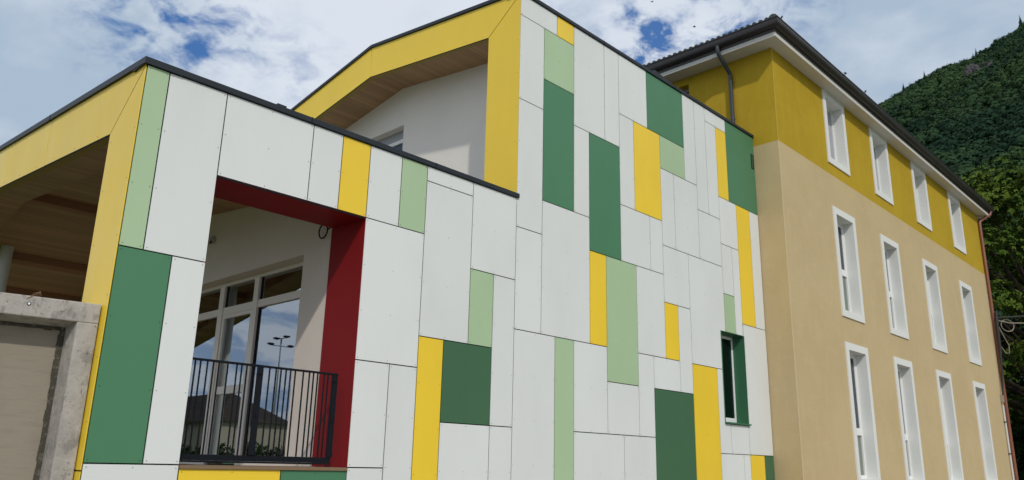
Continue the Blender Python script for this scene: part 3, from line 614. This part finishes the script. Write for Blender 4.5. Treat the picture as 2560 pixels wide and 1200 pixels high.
fr.box(X, X + .06, LW[0] + .002, LW[0] + .08, LW[2], LW[3], MESH); fr.box(X, X + .06, LW[1] - .08, LW[1] - .002, LW[2], LW[3], MESH); fr.box(X, X + .06, LW[0] + .08, LW[1] - .08, LW[3] - .08, LW[3] - .002, MESH); fr.box(X, X + .06, LW[0] + .08, LW[1] - .08, LW[2], LW[2] + .08, MESH)
fo = fr.build('window', apt); q = MB(); q.box(X + .03, X + .035, LW[0] + .08, LW[1] - .08, LW[2] + .08, LW[3] - .08, GLASSD); q.build('pane', fo)
q = MB(); q.box(AX0 + .31, AX0 + .33, LW[0], LW[1], LW[2], LW[3], JOINT); q.build('blind_or_backing', fo)  # near-black backing, paints the unlit interior behind the pane
BEADB = mat('beige corner bead', (0.64, 0.52, 0.32), 0.9, 0.1); BEADO = mat('ochre corner bead', (0.56, 0.40, 0.06), 0.9, 0.1)
b = MB(); b.box(16.386, 16.402, 7.386, 7.402, 0, ZC, BEADB); b.box(16.386, 16.402, 7.386, 7.402, ZC, ZE - .002, BEADO); b.build('corner_bead', apt)
# windows
def ringq(mb, x0, x1, z0, z1, i, y0, y1, m, ib=None, it=None):
    ib = ib or i; it = it or i
    mb.box(x0, x0 + i, y0, y1, z0, z1, m); mb.box(x1 - i, x1, y0, y1, z0, z1, m)
    mb.box(x0 + i, x1 - i, y0, y1, z1 - it, z1, m); mb.box(x0 + i, x1 - i, y0, y1, z0, z0 + ib, m)
def make_window(row, x):
    z0, z1 = ROWS[row]; W = .172; ty = AY0
    o = MB(); ringq(o, x, x + WW, z0, z1, W, ty - .03, ty + .001, SURR, ib=.165, it=.175)
    ix0, ix1, iz0, iz1 = x + W, x + WW - W, z0 + .165, z1 - .175
    e = .03
    o.box(ix0 - e, ix0, ty + .001, ty + .42, iz0, iz1, SURR); o.box(ix1, ix1 + e, ty + .001, ty + .42, iz0, iz1, SURR)
    o.box(ix0 - e, ix1 + e, ty + .001, ty + .42, iz1, iz1 + e, SURR); o.box(ix0 - e, ix1 + e, ty + .001, ty + .42, iz0 - e, iz0, SURR)
    ob = o.build('window', apt, origin=(x, ty, z0))
    f = MB(); fy = ty + .235
    if row == 3:
        ringq(f, ix0, ix1, iz0, iz1, .05, fy, fy + .06, PVC)
        f.build('frame', ob, origin=(x, ty, z0))
        p = MB(); n = 26
        for k in range(n):
            xa = ix0 + .05 + (ix1 - ix0 - .1) * k / n; xb = ix0 + .05 + (ix1 - ix0 - .1) * (k + 1) / n
            ya = fy + .03 + .012 * (k % 2); yb = fy + .03 + .012 * ((k + 1) % 2)
            p.quad([(xa, ya, iz0 + .05), (xb, yb, iz0 + .05), (xb, yb, iz1 - .05), (xa, ya, iz1 - .05)], SHEET)
        p.build('blind_or_backing', ob, origin=(x, ty, z0))
    else:
        tz = z0 + (1.235 if row == 1 else 1.26)
        ringq(f, ix0, ix1, iz0, iz1, .055, fy, fy + .07, PVC, ib=.08, it=.06)
        f.box(ix0 + .055, ix1 - .055, fy, fy + .07, tz - .06, tz + .07, PVC)
        ringq(f, ix0 + .056, ix1 - .056, tz + .071, iz1 - .061, .04, fy + .012, fy + .06, PVC)
        f.build('frame', ob, origin=(x, ty, z0))
        p = MB(); p.box(ix0 + .096, ix1 - .096, fy + .03, fy + .036, tz + .111, iz1 - .101, GLASSD); p.build('pane', ob, origin=(x, ty, z0))
        p = MB(); p.box(ix0 + .056, ix1 - .056, fy + .04, fy + .046, iz0 + .081, tz - .061, FROST); p.build('pane', ob, origin=(x, ty, z0))
        p = MB(); p.box(ix0 - .03, ix1 + .03, ty + .421, ty + .44, iz0 - .03, iz1 + .03, JOINT); p.build('blind_or_backing', ob, origin=(x, ty, z0))  # black sheet behind the panes, room darkness given as colour
    return ob
for row in (1, 2, 3):
    src = make_window(row, COLX[0])
    for x in COLX[1:]:
        c = src.copy(); COL.objects.link(c); c.parent = apt; c.location = src.location + Vector((x - COLX[0], 0, 0))
        for ch in src.children:
            k = ch.copy(); COL.objects.link(k); k.parent = c
# eaves: rings round the roof rectangle
EX0, EX1, EY0, EY1 = 15.93, 34.12, 7.07, 20.4
def ring(prof, m, name, smooth=False):
    mb = MB(); k = mb.mi(m); n = len(prof)
    for (o, z) in prof:
        mb.v += [(EX0 - o, EY0 - o, z), (EX1 + o, EY0 - o, z), (EX1 + o, EY1 + o, z), (EX0 - o, EY1 + o, z)]
    for a in range(n - 1):
        for c_ in range(4):
            d_ = (c_ + 1) % 4; mb.f.append((a * 4 + c_, a * 4 + d_, (a + 1) * 4 + d_, (a + 1) * 4 + c_)); mb.m.append(k)
    return mb.build(name, apt, smooth=smooth)
mb = MB()
for (x0, x1, y0, y1) in ((EX0, EX1, EY0, AY0), (EX0, AX0, AY0, EY1), (AX1, EX1, AY0, EY1), (AX0, AX1, AY1, EY1)):
    mb.quad([(x0, y0, ZE), (x1, y0, ZE), (x1, y1, ZE), (x0, y1, ZE)], EAVE)
mb.build('soffit', apt)
ring([(0, ZE), (0, ZE + .13)], EAVE, 'fascia')
ring([(-.02, 11.415), (.02, 11.41), (.025, 11.46), (.03, 11.475), (.075, 11.475), (.115, 11.50), (.14, 11.55), (.148, 11.60), (.148, 11.665), (.162, 11.672), (.162, 11.69), (.13, 11.70), (.13, 11.62), (.06, 11.56), (-.1, 11.62)], GUTTER, 'gutter', smooth=True)
# hip roof with rows of round tiles
PI_ = .34; rz = 11.665; ax = (EX0 - .06, EX1 + .03, EY0 - .03, EY1 + .03)
half = (ax[3] - ax[2]) / 2; rr_ = rz + PI_ * half; yc = (ax[2] + ax[3]) / 2
R0 = (ax[0] + half, yc, rr_); R1 = (ax[1] - half, yc, rr_)
b = MB(); c00 = (ax[0], ax[2], rz); c10 = (ax[1], ax[2], rz); c11 = (ax[1], ax[3], rz); c01 = (ax[0], ax[3], rz)
b.quad([c00, c10, R1, R0], TILE); b.quad([c10, c11, R1], TILE); b.quad([c11, c01, R0, R1], TILE); b.quad([c01, c00, R0], TILE)
sp = .156
def halft(mb, p0, p1, w_, h_, side_):
    i = len(mb.v); k = mb.mi(TILE); p0 = Vector(p0); p1 = Vector(p1); s_ = Vector(side_)
    for p in (p0, p1):
        for j in range(6):
            a = math.pi * j / 5; mb.v.append(tuple(p + s_ * (w_ * math.cos(a)) + Vector((0, 0, h_ * math.sin(a)))))
    for j in range(5): mb.f.append((i + j, i + j + 1, i + 6 + j + 1, i + 6 + j)); mb.m.append(k)
    mb.f.append(tuple(i + j for j in range(6))); mb.m.append(k)
y = ax[2] + .17; 
while y < ax[3] - .1:
    r_ = min(y - ax[2], ax[3] - y); halft(b, (ax[0] - .04, y, rz + .035), (ax[0] + r_, y, rz + .035 + PI_ * r_), .058, .085, (0, 1, 0)); y += sp
x = ax[0] + .17
while x < ax[1] - .1:
    r_ = min(x - ax[0], ax[1] - x, half); halft(b, (x, ax[2] - .0, rz + .035), (x, ax[2] + r_, rz + .035 + PI_ * r_), .058, .06, (1, 0, 0)); x += sp
b.build('roof', apt, smooth=True)
b = MB()
for (p, q_) in ((c00, R0), (R0, R1), (c10, R1)):
    p = Vector(p); q_ = Vector(q_); n = int((q_ - p).length / .38)
    for k in range(n):
        a_ = p + (q_ - p) * (k / n); c_ = p + (q_ - p) * ((k + 1.12) / n)
        b.tube([a_ + Vector((0, 0, .045)), c_ + Vector((0, 0, .02))], [.115, .095], TILE, 10)
b.build('ridge_tile', apt, smooth=True)
# downpipes
b = MB(); b.tube([(15.84, 8.50, 11.52), (15.845, 8.50, 11.40), (15.87, 8.495, 11.32), (16.22, 8.46, 11.02), (16.29, 8.45, 10.96), (16.315, 8.45, 10.88), (16.32, 8.45, 9.16)], .048, PIPE, 14)
for z in (10.7, 9.72): b.tube([(16.32, 8.45, z), (16.32, 8.45, z + .05)], .055, PIPE, 14)
b.build('downpipe', apt, smooth=True)['label'] = 'dark grey downpipe'
b = MB(); b.tube([(34.02, 7.0, 11.50), (33.98, 7.03, 11.36), (33.72, 7.26, 11.14), (33.52, 7.315, 11.02), (33.49, 7.32, 10.9), (33.52, 7.32, 4.6), (33.52, 7.32, 0)], .055, COPPER, 12)
for z in (9.0, 6.9, 4.2): b.tube([(33.51, 7.32, z), (33.51, 7.32, z + .05)], .062, COPPER, 12)
b.build('downpipe', apt, smooth=True)['label'] = 'reddish brown copper downpipe'
b = MB(); b.tube([(33.20, 7.35, 4.05), (33.20, 7.35, 0)], .035, WPIPE, 10)
for z in (3.45, 2.35, 1.3): b.box(33.14, 33.26, 7.31, 7.389, z, z + .03, STEEL)
b.build('conduit', apt, smooth=True)
b = MB(); b.box(33.12, 33.28, 7.30, 7.389, 4.15, 4.40, CABLEL); b.build('junction_box', apt)
# cables at the corner
cb = thing('cable_bundle', 'black and beige cables coiled at the far corner beside the copper downpipe', 'cable', (33.45, 7.22, 7.2))
b = MB(); b.tube([(33.46, 7.20, 7.5), (33.44, 7.20, 7.2), (33.42, 7.21, 6.9), (33.40, 7.22, 6.2), (33.36, 7.25, 5.4), (33.30, 7.28, 4.8), (33.22, 7.32, 4.4)], [.03, .06, .055, .05, .035, .03, .02], CABLED, 8)
b.tube([(33.44, 7.20, 7.25), (34.3, 6.6, 7.36), (36, 5.7, 7.6), (42, 2.6, 8.4)], .03, CABLED, 6); b.build('black_cable', cb, smooth=True)
b = MB(); b.tube([(33.44, 7.20, 7.15), (34.0, 6.9, 7.10), (35.4, 6.0, 7.20), (42, 2.2, 7.8)], .018, CABLEL, 6)
b.tube([(33.9 + .26 * math.cos(a * .3), 6.98 - .15 * math.cos(a * .3), 7.0 + .22 * math.sin(a * .3)) for a in range(0, 64)], .014, CABLEL, 6)
b.tube([(33.44, 7.2, 7.0), (33.6, 7.1, 6.6), (33.78, 7.0, 6.25), (33.75, 7.02, 5.95), (33.6, 7.1, 5.95), (33.44, 7.2, 6.2)], .014, CABLEL, 6); b.build('beige_cable', cb, smooth=True)
# weeds in the gutter
rng = random.Random(9)
for (x, h, lb) in ((16.02, .10, 'tiny dark tuft of weed growing at the roof corner'), (19.73, .12, 'green weed tuft sprouting from the gutter, between roof corner and mountain'), (21.1, .09, 'small green weed tuft in the gutter, nearest the mountain edge')):
    t = thing('gutter_weed', lb, 'weed', (x, 6.93, 11.68), 'weeds growing in the gutter')
    b = MB(); b.tube([(x, 6.93, 11.66), (x + .01, 6.93, 11.72), (x + .03, 6.92, 11.70 + h)], .006, BARK, 5); b.build('stem', t)
    b = MB()
    for k in range(14):
        a = rng.uniform(0, 6.28); l_ = rng.uniform(.03, .06); z = 11.70 + h * rng.uniform(.3, 1); c_ = Vector((x + .02, 6.925, z)); d_ = Vector((math.cos(a), math.sin(a), rng.uniform(-.2, .8))).normalized(); s_ = d_.cross(Vector((0, 0, 1))).normalized() * l_ * .35
        b.quad([c_, c_ + d_ * l_ * .5 + s_, c_ + d_ * l_, c_ + d_ * l_ * .5 - s_], CHEST2)
    b.build('leaves', t)
# birds
def bird(loc, lb, ang):
    t = MB(); c_ = Vector(loc); f = Vector((math.cos(ang), math.sin(ang), 0)) * .62; s_ = Vector((-f.y, f.x, 0)); u = Vector((0, 0, .62))
    t.tube([c_ - f * .11, c_ - f * .06, c_, c_ + f * .05, c_ + f * .085], [.004, .018, .026, .018, .005], FEATH, 8)
    for sg in (-1, 1):
        t.hexa([c_ + f * .03 + s_ * sg * .015, c_ + f * .01 + s_ * sg * .09 + u * .03, c_ - f * .02 + s_ * sg * .09 + u * .03, c_ - f * .03 + s_ * sg * .015,
                c_ + f * .03 + s_ * sg * .015 + u * .006, c_ + f * .01 + s_ * sg * .09 + u * .034, c_ - f * .02 + s_ * sg * .09 + u * .034, c_ - f * .03 + s_ * sg * .015 + u * .006], FEATH)
        t.quad([c_ + f * .01 + s_ * sg * .09 + u * .032, c_ - f * .08 + s_ * sg * .19 + u * .01, c_ - f * .02 + s_ * sg * .09 + u * .032], FEATH)
        t.quad([c_ - f * .10, c_ - f * .17 + s_ * sg * .03, c_ - f * .12 + s_ * sg * .008], FEATH)
    tag(t.build('bird', None, origin=loc, smooth=True), lb, 'bird', 'birds flying above the roofs')
bird((23.8, 13.68, 17.67), 'small dark bird flying in the blue gap between the two roofs', 2.2)
bird((24.4, 15.9, 19.97), 'small dark bird high at the top edge of the photo', .3)

# ================================================================== vegetation
def palm_leaf(mb, c, nrm, ang, size, k):
    a = nrm.orthogonal().normalized(); bb = nrm.cross(a)
    for j in (-1, 0, 1):
        t = ang + j * .75; d = a * math.cos(t) + bb * math.sin(t); s = nrm.cross(d); L_ = size * (1 if j == 0 else .8)
        i = len(mb.v); mb.v += [tuple(c), tuple(c + d * L_ * .6 + s * L_ * .2), tuple(c + d * L_ - nrm * L_ * .25), tuple(c + d * L_ * .6 - s * L_ * .2)]
        mb.f.append((i, i + 1, i + 2, i + 3)); mb.m.append(k)
def leafy_tree(base, H, R, crown_lo, nl, seed, m, label, nlobe=46, leaf=.30):
    rng = random.Random(seed); base = Vector(base); t = thing('broadleaf_tree', label, 'tree', base, 'trees beyond the far end of the plastered building')
    tr = MB(); top = base + Vector((0, 0, H * .7))
    tr.tube([base, base + Vector((.1, 0, H * .2)), base + Vector((-.1, .1, H * .45)), top], [.42, .34, .24, .1], BARK, 12)
    lobes = []
    cz = (H + crown_lo) / 2; rzv = (H - crown_lo) / 2
    for k in range(nlobe):
        u = rng.uniform(-.85, .95); a = rng.uniform(0, 6.283); rr = math.sqrt(1 - u * u) * rng.uniform(.62, .9)
        c = base + Vector((R * rr * math.cos(a), R * rr * math.sin(a), cz + rzv * u * .86)); lobes.append((c, rng.uniform(.20, .34) * R))
    for (c, r) in lobes[::3]:
        s = base + Vector((0, 0, max(H * .15, (c.z - base.z) * .6))); tr.tube([s, (s + c) / 2 + Vector((0, 0, .4)), c], [.14, .09, .03], BARK, 6)
    tr.build('trunk', t, smooth=True)
    lf = MB(); k = lf.mi(m); per = nl // nlobe
    for (c, r) in lobes:
        for _ in range(per):
            d = Vector((rng.gauss(0, 1), rng.gauss(0, 1), rng.gauss(0, 1))).normalized()
            if d.z < -.35: d.z *= -.6
            rad_ = r * (rng.uniform(.75, 1.08) if rng.random() < .8 else rng.uniform(.2, .8))
            p = c + Vector((d.x * rad_, d.y * rad_, d.z * rad_ * .72))
            n_ = (Vector((d.x * .75, d.y * .75, d.z + .55)) + Vector((rng.gauss(0, .25), rng.gauss(0, .25), rng.gauss(0, .2)))).normalized()
            palm_leaf(lf, p, n_, rng.uniform(0, 6.28), leaf * rng.uniform(.7, 1.25), k)
    lf.build('crown', t)
leafy_tree((45.0, 7.6, 0), 16.6, 7.6, 2.0, 26000, 3, CHEST, 'big yellow-green broadleaf tree filling the right edge beside the building end', nlobe=80)
leafy_tree((56.0, 12.5, 0), 16.5, 6.5, 0.5, 11000, 8, CHEST2, 'darker green tree standing behind the big broadleaf tree', nlobe=50, leaf=.45)
leafy_tree((50.0, 9.3, 0), 9.0, 4.6, 0.2, 8000, 12, CHEST2, 'low dark tree under the big broadleaf tree at the right edge', nlobe=40, leaf=.34)

# mountain
SIL = [(-180, 2), (-70, 6), (-45, 15), (-25, 25), (-8, 29.5), (0, 29.5), (4, 28.4), (8.2, 26.6), (9.85, 25.9), (11.2, 25.2), (13.3, 24.9), (15.5, 24.0), (17.45, 23.2), (22, 20.5), (30, 15), (40, 10), (60, 6), (110, 4), (180, 2)]
def sil(az):
    for i in range(len(SIL) - 1):
        if SIL[i][0] <= az <= SIL[i + 1][0]:
            t = (az - SIL[i][0]) / (SIL[i + 1][0] - SIL[i][0]); return SIL[i][1] + (SIL[i + 1][1] - SIL[i][1]) * t
    return 2
def hill(az, t):
    r = 250 + 750 * t; z = math.tan(rad(sil(az))) * 1000 * t
    x = r * math.cos(rad(az)); y = r * math.sin(rad(az))
    amp = min(1, (1 - t) * 4) * .9 + .06
    z += amp * t * (34 * (noise.noise(Vector((x / 130, y / 130, 0.3))) ) + 16 * noise.noise(Vector((x / 48, y / 48, 5))))
    return Vector((x, y, z - 1.0 + 1.6 * t))
mb = MB(); k = mb.mi(HILLG); na = 150; ntt = 50; A0, A1 = -80, 80
for i in range(na + 1):
    az = A0 + (A1 - A0) * i / na
    for j in range(ntt + 1): mb.v.append(tuple(hill(az, j / ntt)))
    mb.v.append(tuple(hill(az, 1) * 1.25 - Vector((0, 0, hill(az, 1).z * 1.25 + 2))))
W_ = ntt + 2
for i in range(na):
    for j in range(ntt + 1):
        a = i * W_ + j; mb.f.append((a, a + W_, a + W_ + 1, a + 1)); mb.m.append(k)
ho = mb.build('mountain', smooth=True); tag(ho, None, None, kind='structure')
# forest cover (nobody could count it)
rng = random.Random(21)
ico = []
phi = (1 + 5 ** .5) / 2
icov = [Vector(v).normalized() for v in ((-1, phi, 0), (1, phi, 0), (-1, -phi, 0), (1, -phi, 0), (0, -1, phi), (0, 1, phi), (0, -1, -phi), (0, 1, -phi), (phi, 0, -1), (phi, 0, 1), (-phi, 0, -1), (-phi, 0, 1))]
icof = [(0, 11, 5), (0, 5, 1), (0, 1, 7), (0, 7, 10), (0, 10, 11), (1, 5, 9), (5, 11, 4), (11, 10, 2), (10, 7, 6), (7, 1, 8), (3, 9, 4), (3, 4, 2), (3, 2, 6), (3, 6, 8), (3, 8, 9), (4, 9, 5), (2, 4, 11), (6, 2, 10), (8, 6, 7), (9, 8, 1)]
fm = MB(); kf = fm.mi(FOREST); kc = fm.mi(CONIFER)
def crown(c, r, conif):
    if conif:
        i = len(fm.v); n = 8; lv = 7; Hh = r * 2.5
        for j in range(lv):
            t = j / lv
            for q in range(n):
                a = 2 * math.pi * q / n + j; rr = r * .8 * (1 - t) * (1 if q % 2 else .62)
                fm.v.append((c.x + rr * math.cos(a), c.y + rr * math.sin(a), c.z + Hh * t - (.10 * Hh if q % 2 else 0)))
            b0 = i + j * (n + 1); fm.v.append((c.x, c.y, c.z + Hh * (t + .24)))
            for q in range(n): fm.f.append((b0 + q, b0 + (q + 1) % n, b0 + n)); fm.m.append(kc)
        return
    i = len(fm.v)
    for v in icov: fm.v.append(tuple(c + Vector((v.x, v.y, v.z * .85)) * r * .82 * (1 + rng.uniform(-.12, .12))))
    for f in icof: fm.f.append(tuple(i + a for a in f)); fm.m.append(kf)
    for _ in range(40):
        d = Vector((rng.gauss(0, 1), rng.gauss(0, 1), abs(rng.gauss(0, 1)) * .9)).normalized()
        p = c + Vector((d.x, d.y, d.z * .85)) * r * rng.uniform(.78, 1.12)
        nn = (d + Vector((rng.gauss(0, .18), rng.gauss(0, .18), rng.gauss(0, .18) + .15))).normalized(); a = nn.orthogonal().normalized(); bq = nn.cross(a); s = r * rng.uniform(.14, .30)
        j = len(fm.v); ph = rng.uniform(0, 6)
        for q in range(4):
            an = ph + q * math.pi / 2; rr = s * rng.uniform(.6, 1.2); fm.v.append(tuple(p + a * rr * math.cos(an) + bq * rr * math.sin(an)))
        fm.f.append((j, j + 1, j + 2, j + 3)); fm.m.append(kf)
az = 3.0
pts = []
t = .10
while t <= 1.0:
    r = 250 + 750 * t; step = 6.2
    a = 3.0 + rng.uniform(0, .5)
    while a < 24:
        aa = a + rng.uniform(-.25, .25); tt = min(1, t + rng.uniform(-.004, .004)); pts.append((aa, tt)); a += math.degrees(step / r) * rng.uniform(.8, 1.25)
    t += 5.6 / 840
for (a, t) in pts:
    p = hill(a, t); con = rng.random() < (.004 if t < .93 else .018)
    r = rng.uniform(3.0, 6.6); crown(p + Vector((0, 0, r * (.5 if not con else 0))), r if not con else r * .95, con)
for (a, s) in ((8.35, 6.6), (11.1, 6.0), (11.3, 4.6)):
    crown(hill(a, 1.0), s, True)
fo = fm.build('forest'); tag(fo, 'dense dark green deciduous forest covering the mountain slope', 'forest', kind='stuff')
# rock face
rk = MB(); c_ = hill(11.0, .845) + Vector((-2, 0, 2)); rng = random.Random(5)
for k in range(15):
    q_ = rng.uniform(-1, 1); cc = hill(11.0, .845 + q_ * .022) + Vector((rng.uniform(-5, -1), rng.uniform(-12, 12) * (1 - .4 * q_), rng.uniform(-2, 5))); s = rng.uniform(4, 8); i = len(rk.v); kk = rk.mi(ROCK)
    for v in icov: rk.v.append(tuple(cc + Vector((v.x * s * .7, v.y * s * .6, v.z * s * 1.5)) * rng.uniform(.75, 1.15)))
    for f in icof: rk.f.append(tuple(i + a for a in f)); rk.m.append(kk)
ro_ = rk.build('rock_outcrop', origin=c_); tag(ro_, 'grey purple rock face showing through the forest high on the mountain', 'rock', kind='structure')

# ================================================================== things seen mirrored in the glass
nb = thing('neighbour_house', 'low house with dark hipped roof and cream wall, mirrored in the porch glass', 'house', (-21.2, 72, 0))
HB = tex(mat('neighbour cream wall', (0.50, 0.44, 0.33), 0.95, 0.1), layers=[(0.5, 4, .4, .7, (0.42, 0.37, 0.28), .8)])
b = MB(); b.box(-24.2, -18.2, 60, 84, 0, 4.4, HB); b.build('wall', nb)
b = MB(); e = .4; z0 = 4.4; A_ = [(-24.2 - e, 60 - e, z0), (-18.2 + e, 60 - e, z0), (-18.2 + e, 84 + e, z0), (-24.2 - e, 84 + e, z0)]; r0 = (-21.2, 64.5, 7.0); r1 = (-21.2, 80.0, 7.0)
NR = tex(mat('dark brown roof covering', (0.05, 0.042, 0.035), 0.95, 0.05), layers=[((1, 1, 9), 4, .4, .7, (0.075, 0.062, 0.052), .8)])
b.quad([A_[0], A_[1], r0], NR); b.quad([A_[1], A_[2], r1, r0], NR); b.quad([A_[2], A_[3], r1], NR); b.quad([A_[3], A_[0], r0, r1], NR); b.quad([A_[3], A_[2], A_[1], A_[0]], EAVE)
b.build('roof', nb)
mt = thing('floodlight_mast', 'tall slender floodlight mast with four lamp heads, mirrored in the porch glass', 'mast', (-40, 89.9, 0))
b = MB(); b.tube([(-40, 89.9, 0), (-40, 89.9, 15.6)], [.16, .07], MESH, 8); b.build('pole', mt)
b = MB(); b.box(-41.6, -38.4, 89.86, 89.94, 15.25, 15.33, STEEL); b.box(-40.04, -39.96, 88.5, 91.3, 16.2, 16.28, STEEL); b.box(-40.06, -39.94, 89.84, 89.96, 15.3, 16.25, STEEL); b.build('crossbar', mt)
for (dx, dy, z) in ((-1.4, 0, 15.2), (1.4, 0, 15.2), (0, -1.2, 16.15), (0, 1.2, 16.15)):
    b = MB(); b.box(-40 + dx - .34, -40 + dx + .34, 89.9 + dy - .25, 89.9 + dy + .25, z + .14, z + .34, STEEL); b.build('lamp_head', mt)
# hedge in front of the house
rng = random.Random(31); hd = MB(); k = hd.mi(CHEST2)
for _ in range(5000):
    c_ = Vector((rng.uniform(-14.8, -13.6), rng.uniform(44, 76), 0)); c_.z = rng.uniform(.05, 2.1 + .8 * noise.noise(Vector((c_.y / 1.5, 0, 0))))
    palm_leaf(hd, c_, Vector((rng.gauss(.4, .6), rng.gauss(0, .6), rng.gauss(.5, .5))).normalized(), rng.uniform(0, 6), .34, k)
tag(hd.build('hedge', origin=(-14.2, 60, 0)), 'low unclipped green hedge, mirrored in the porch glass', 'hedge')
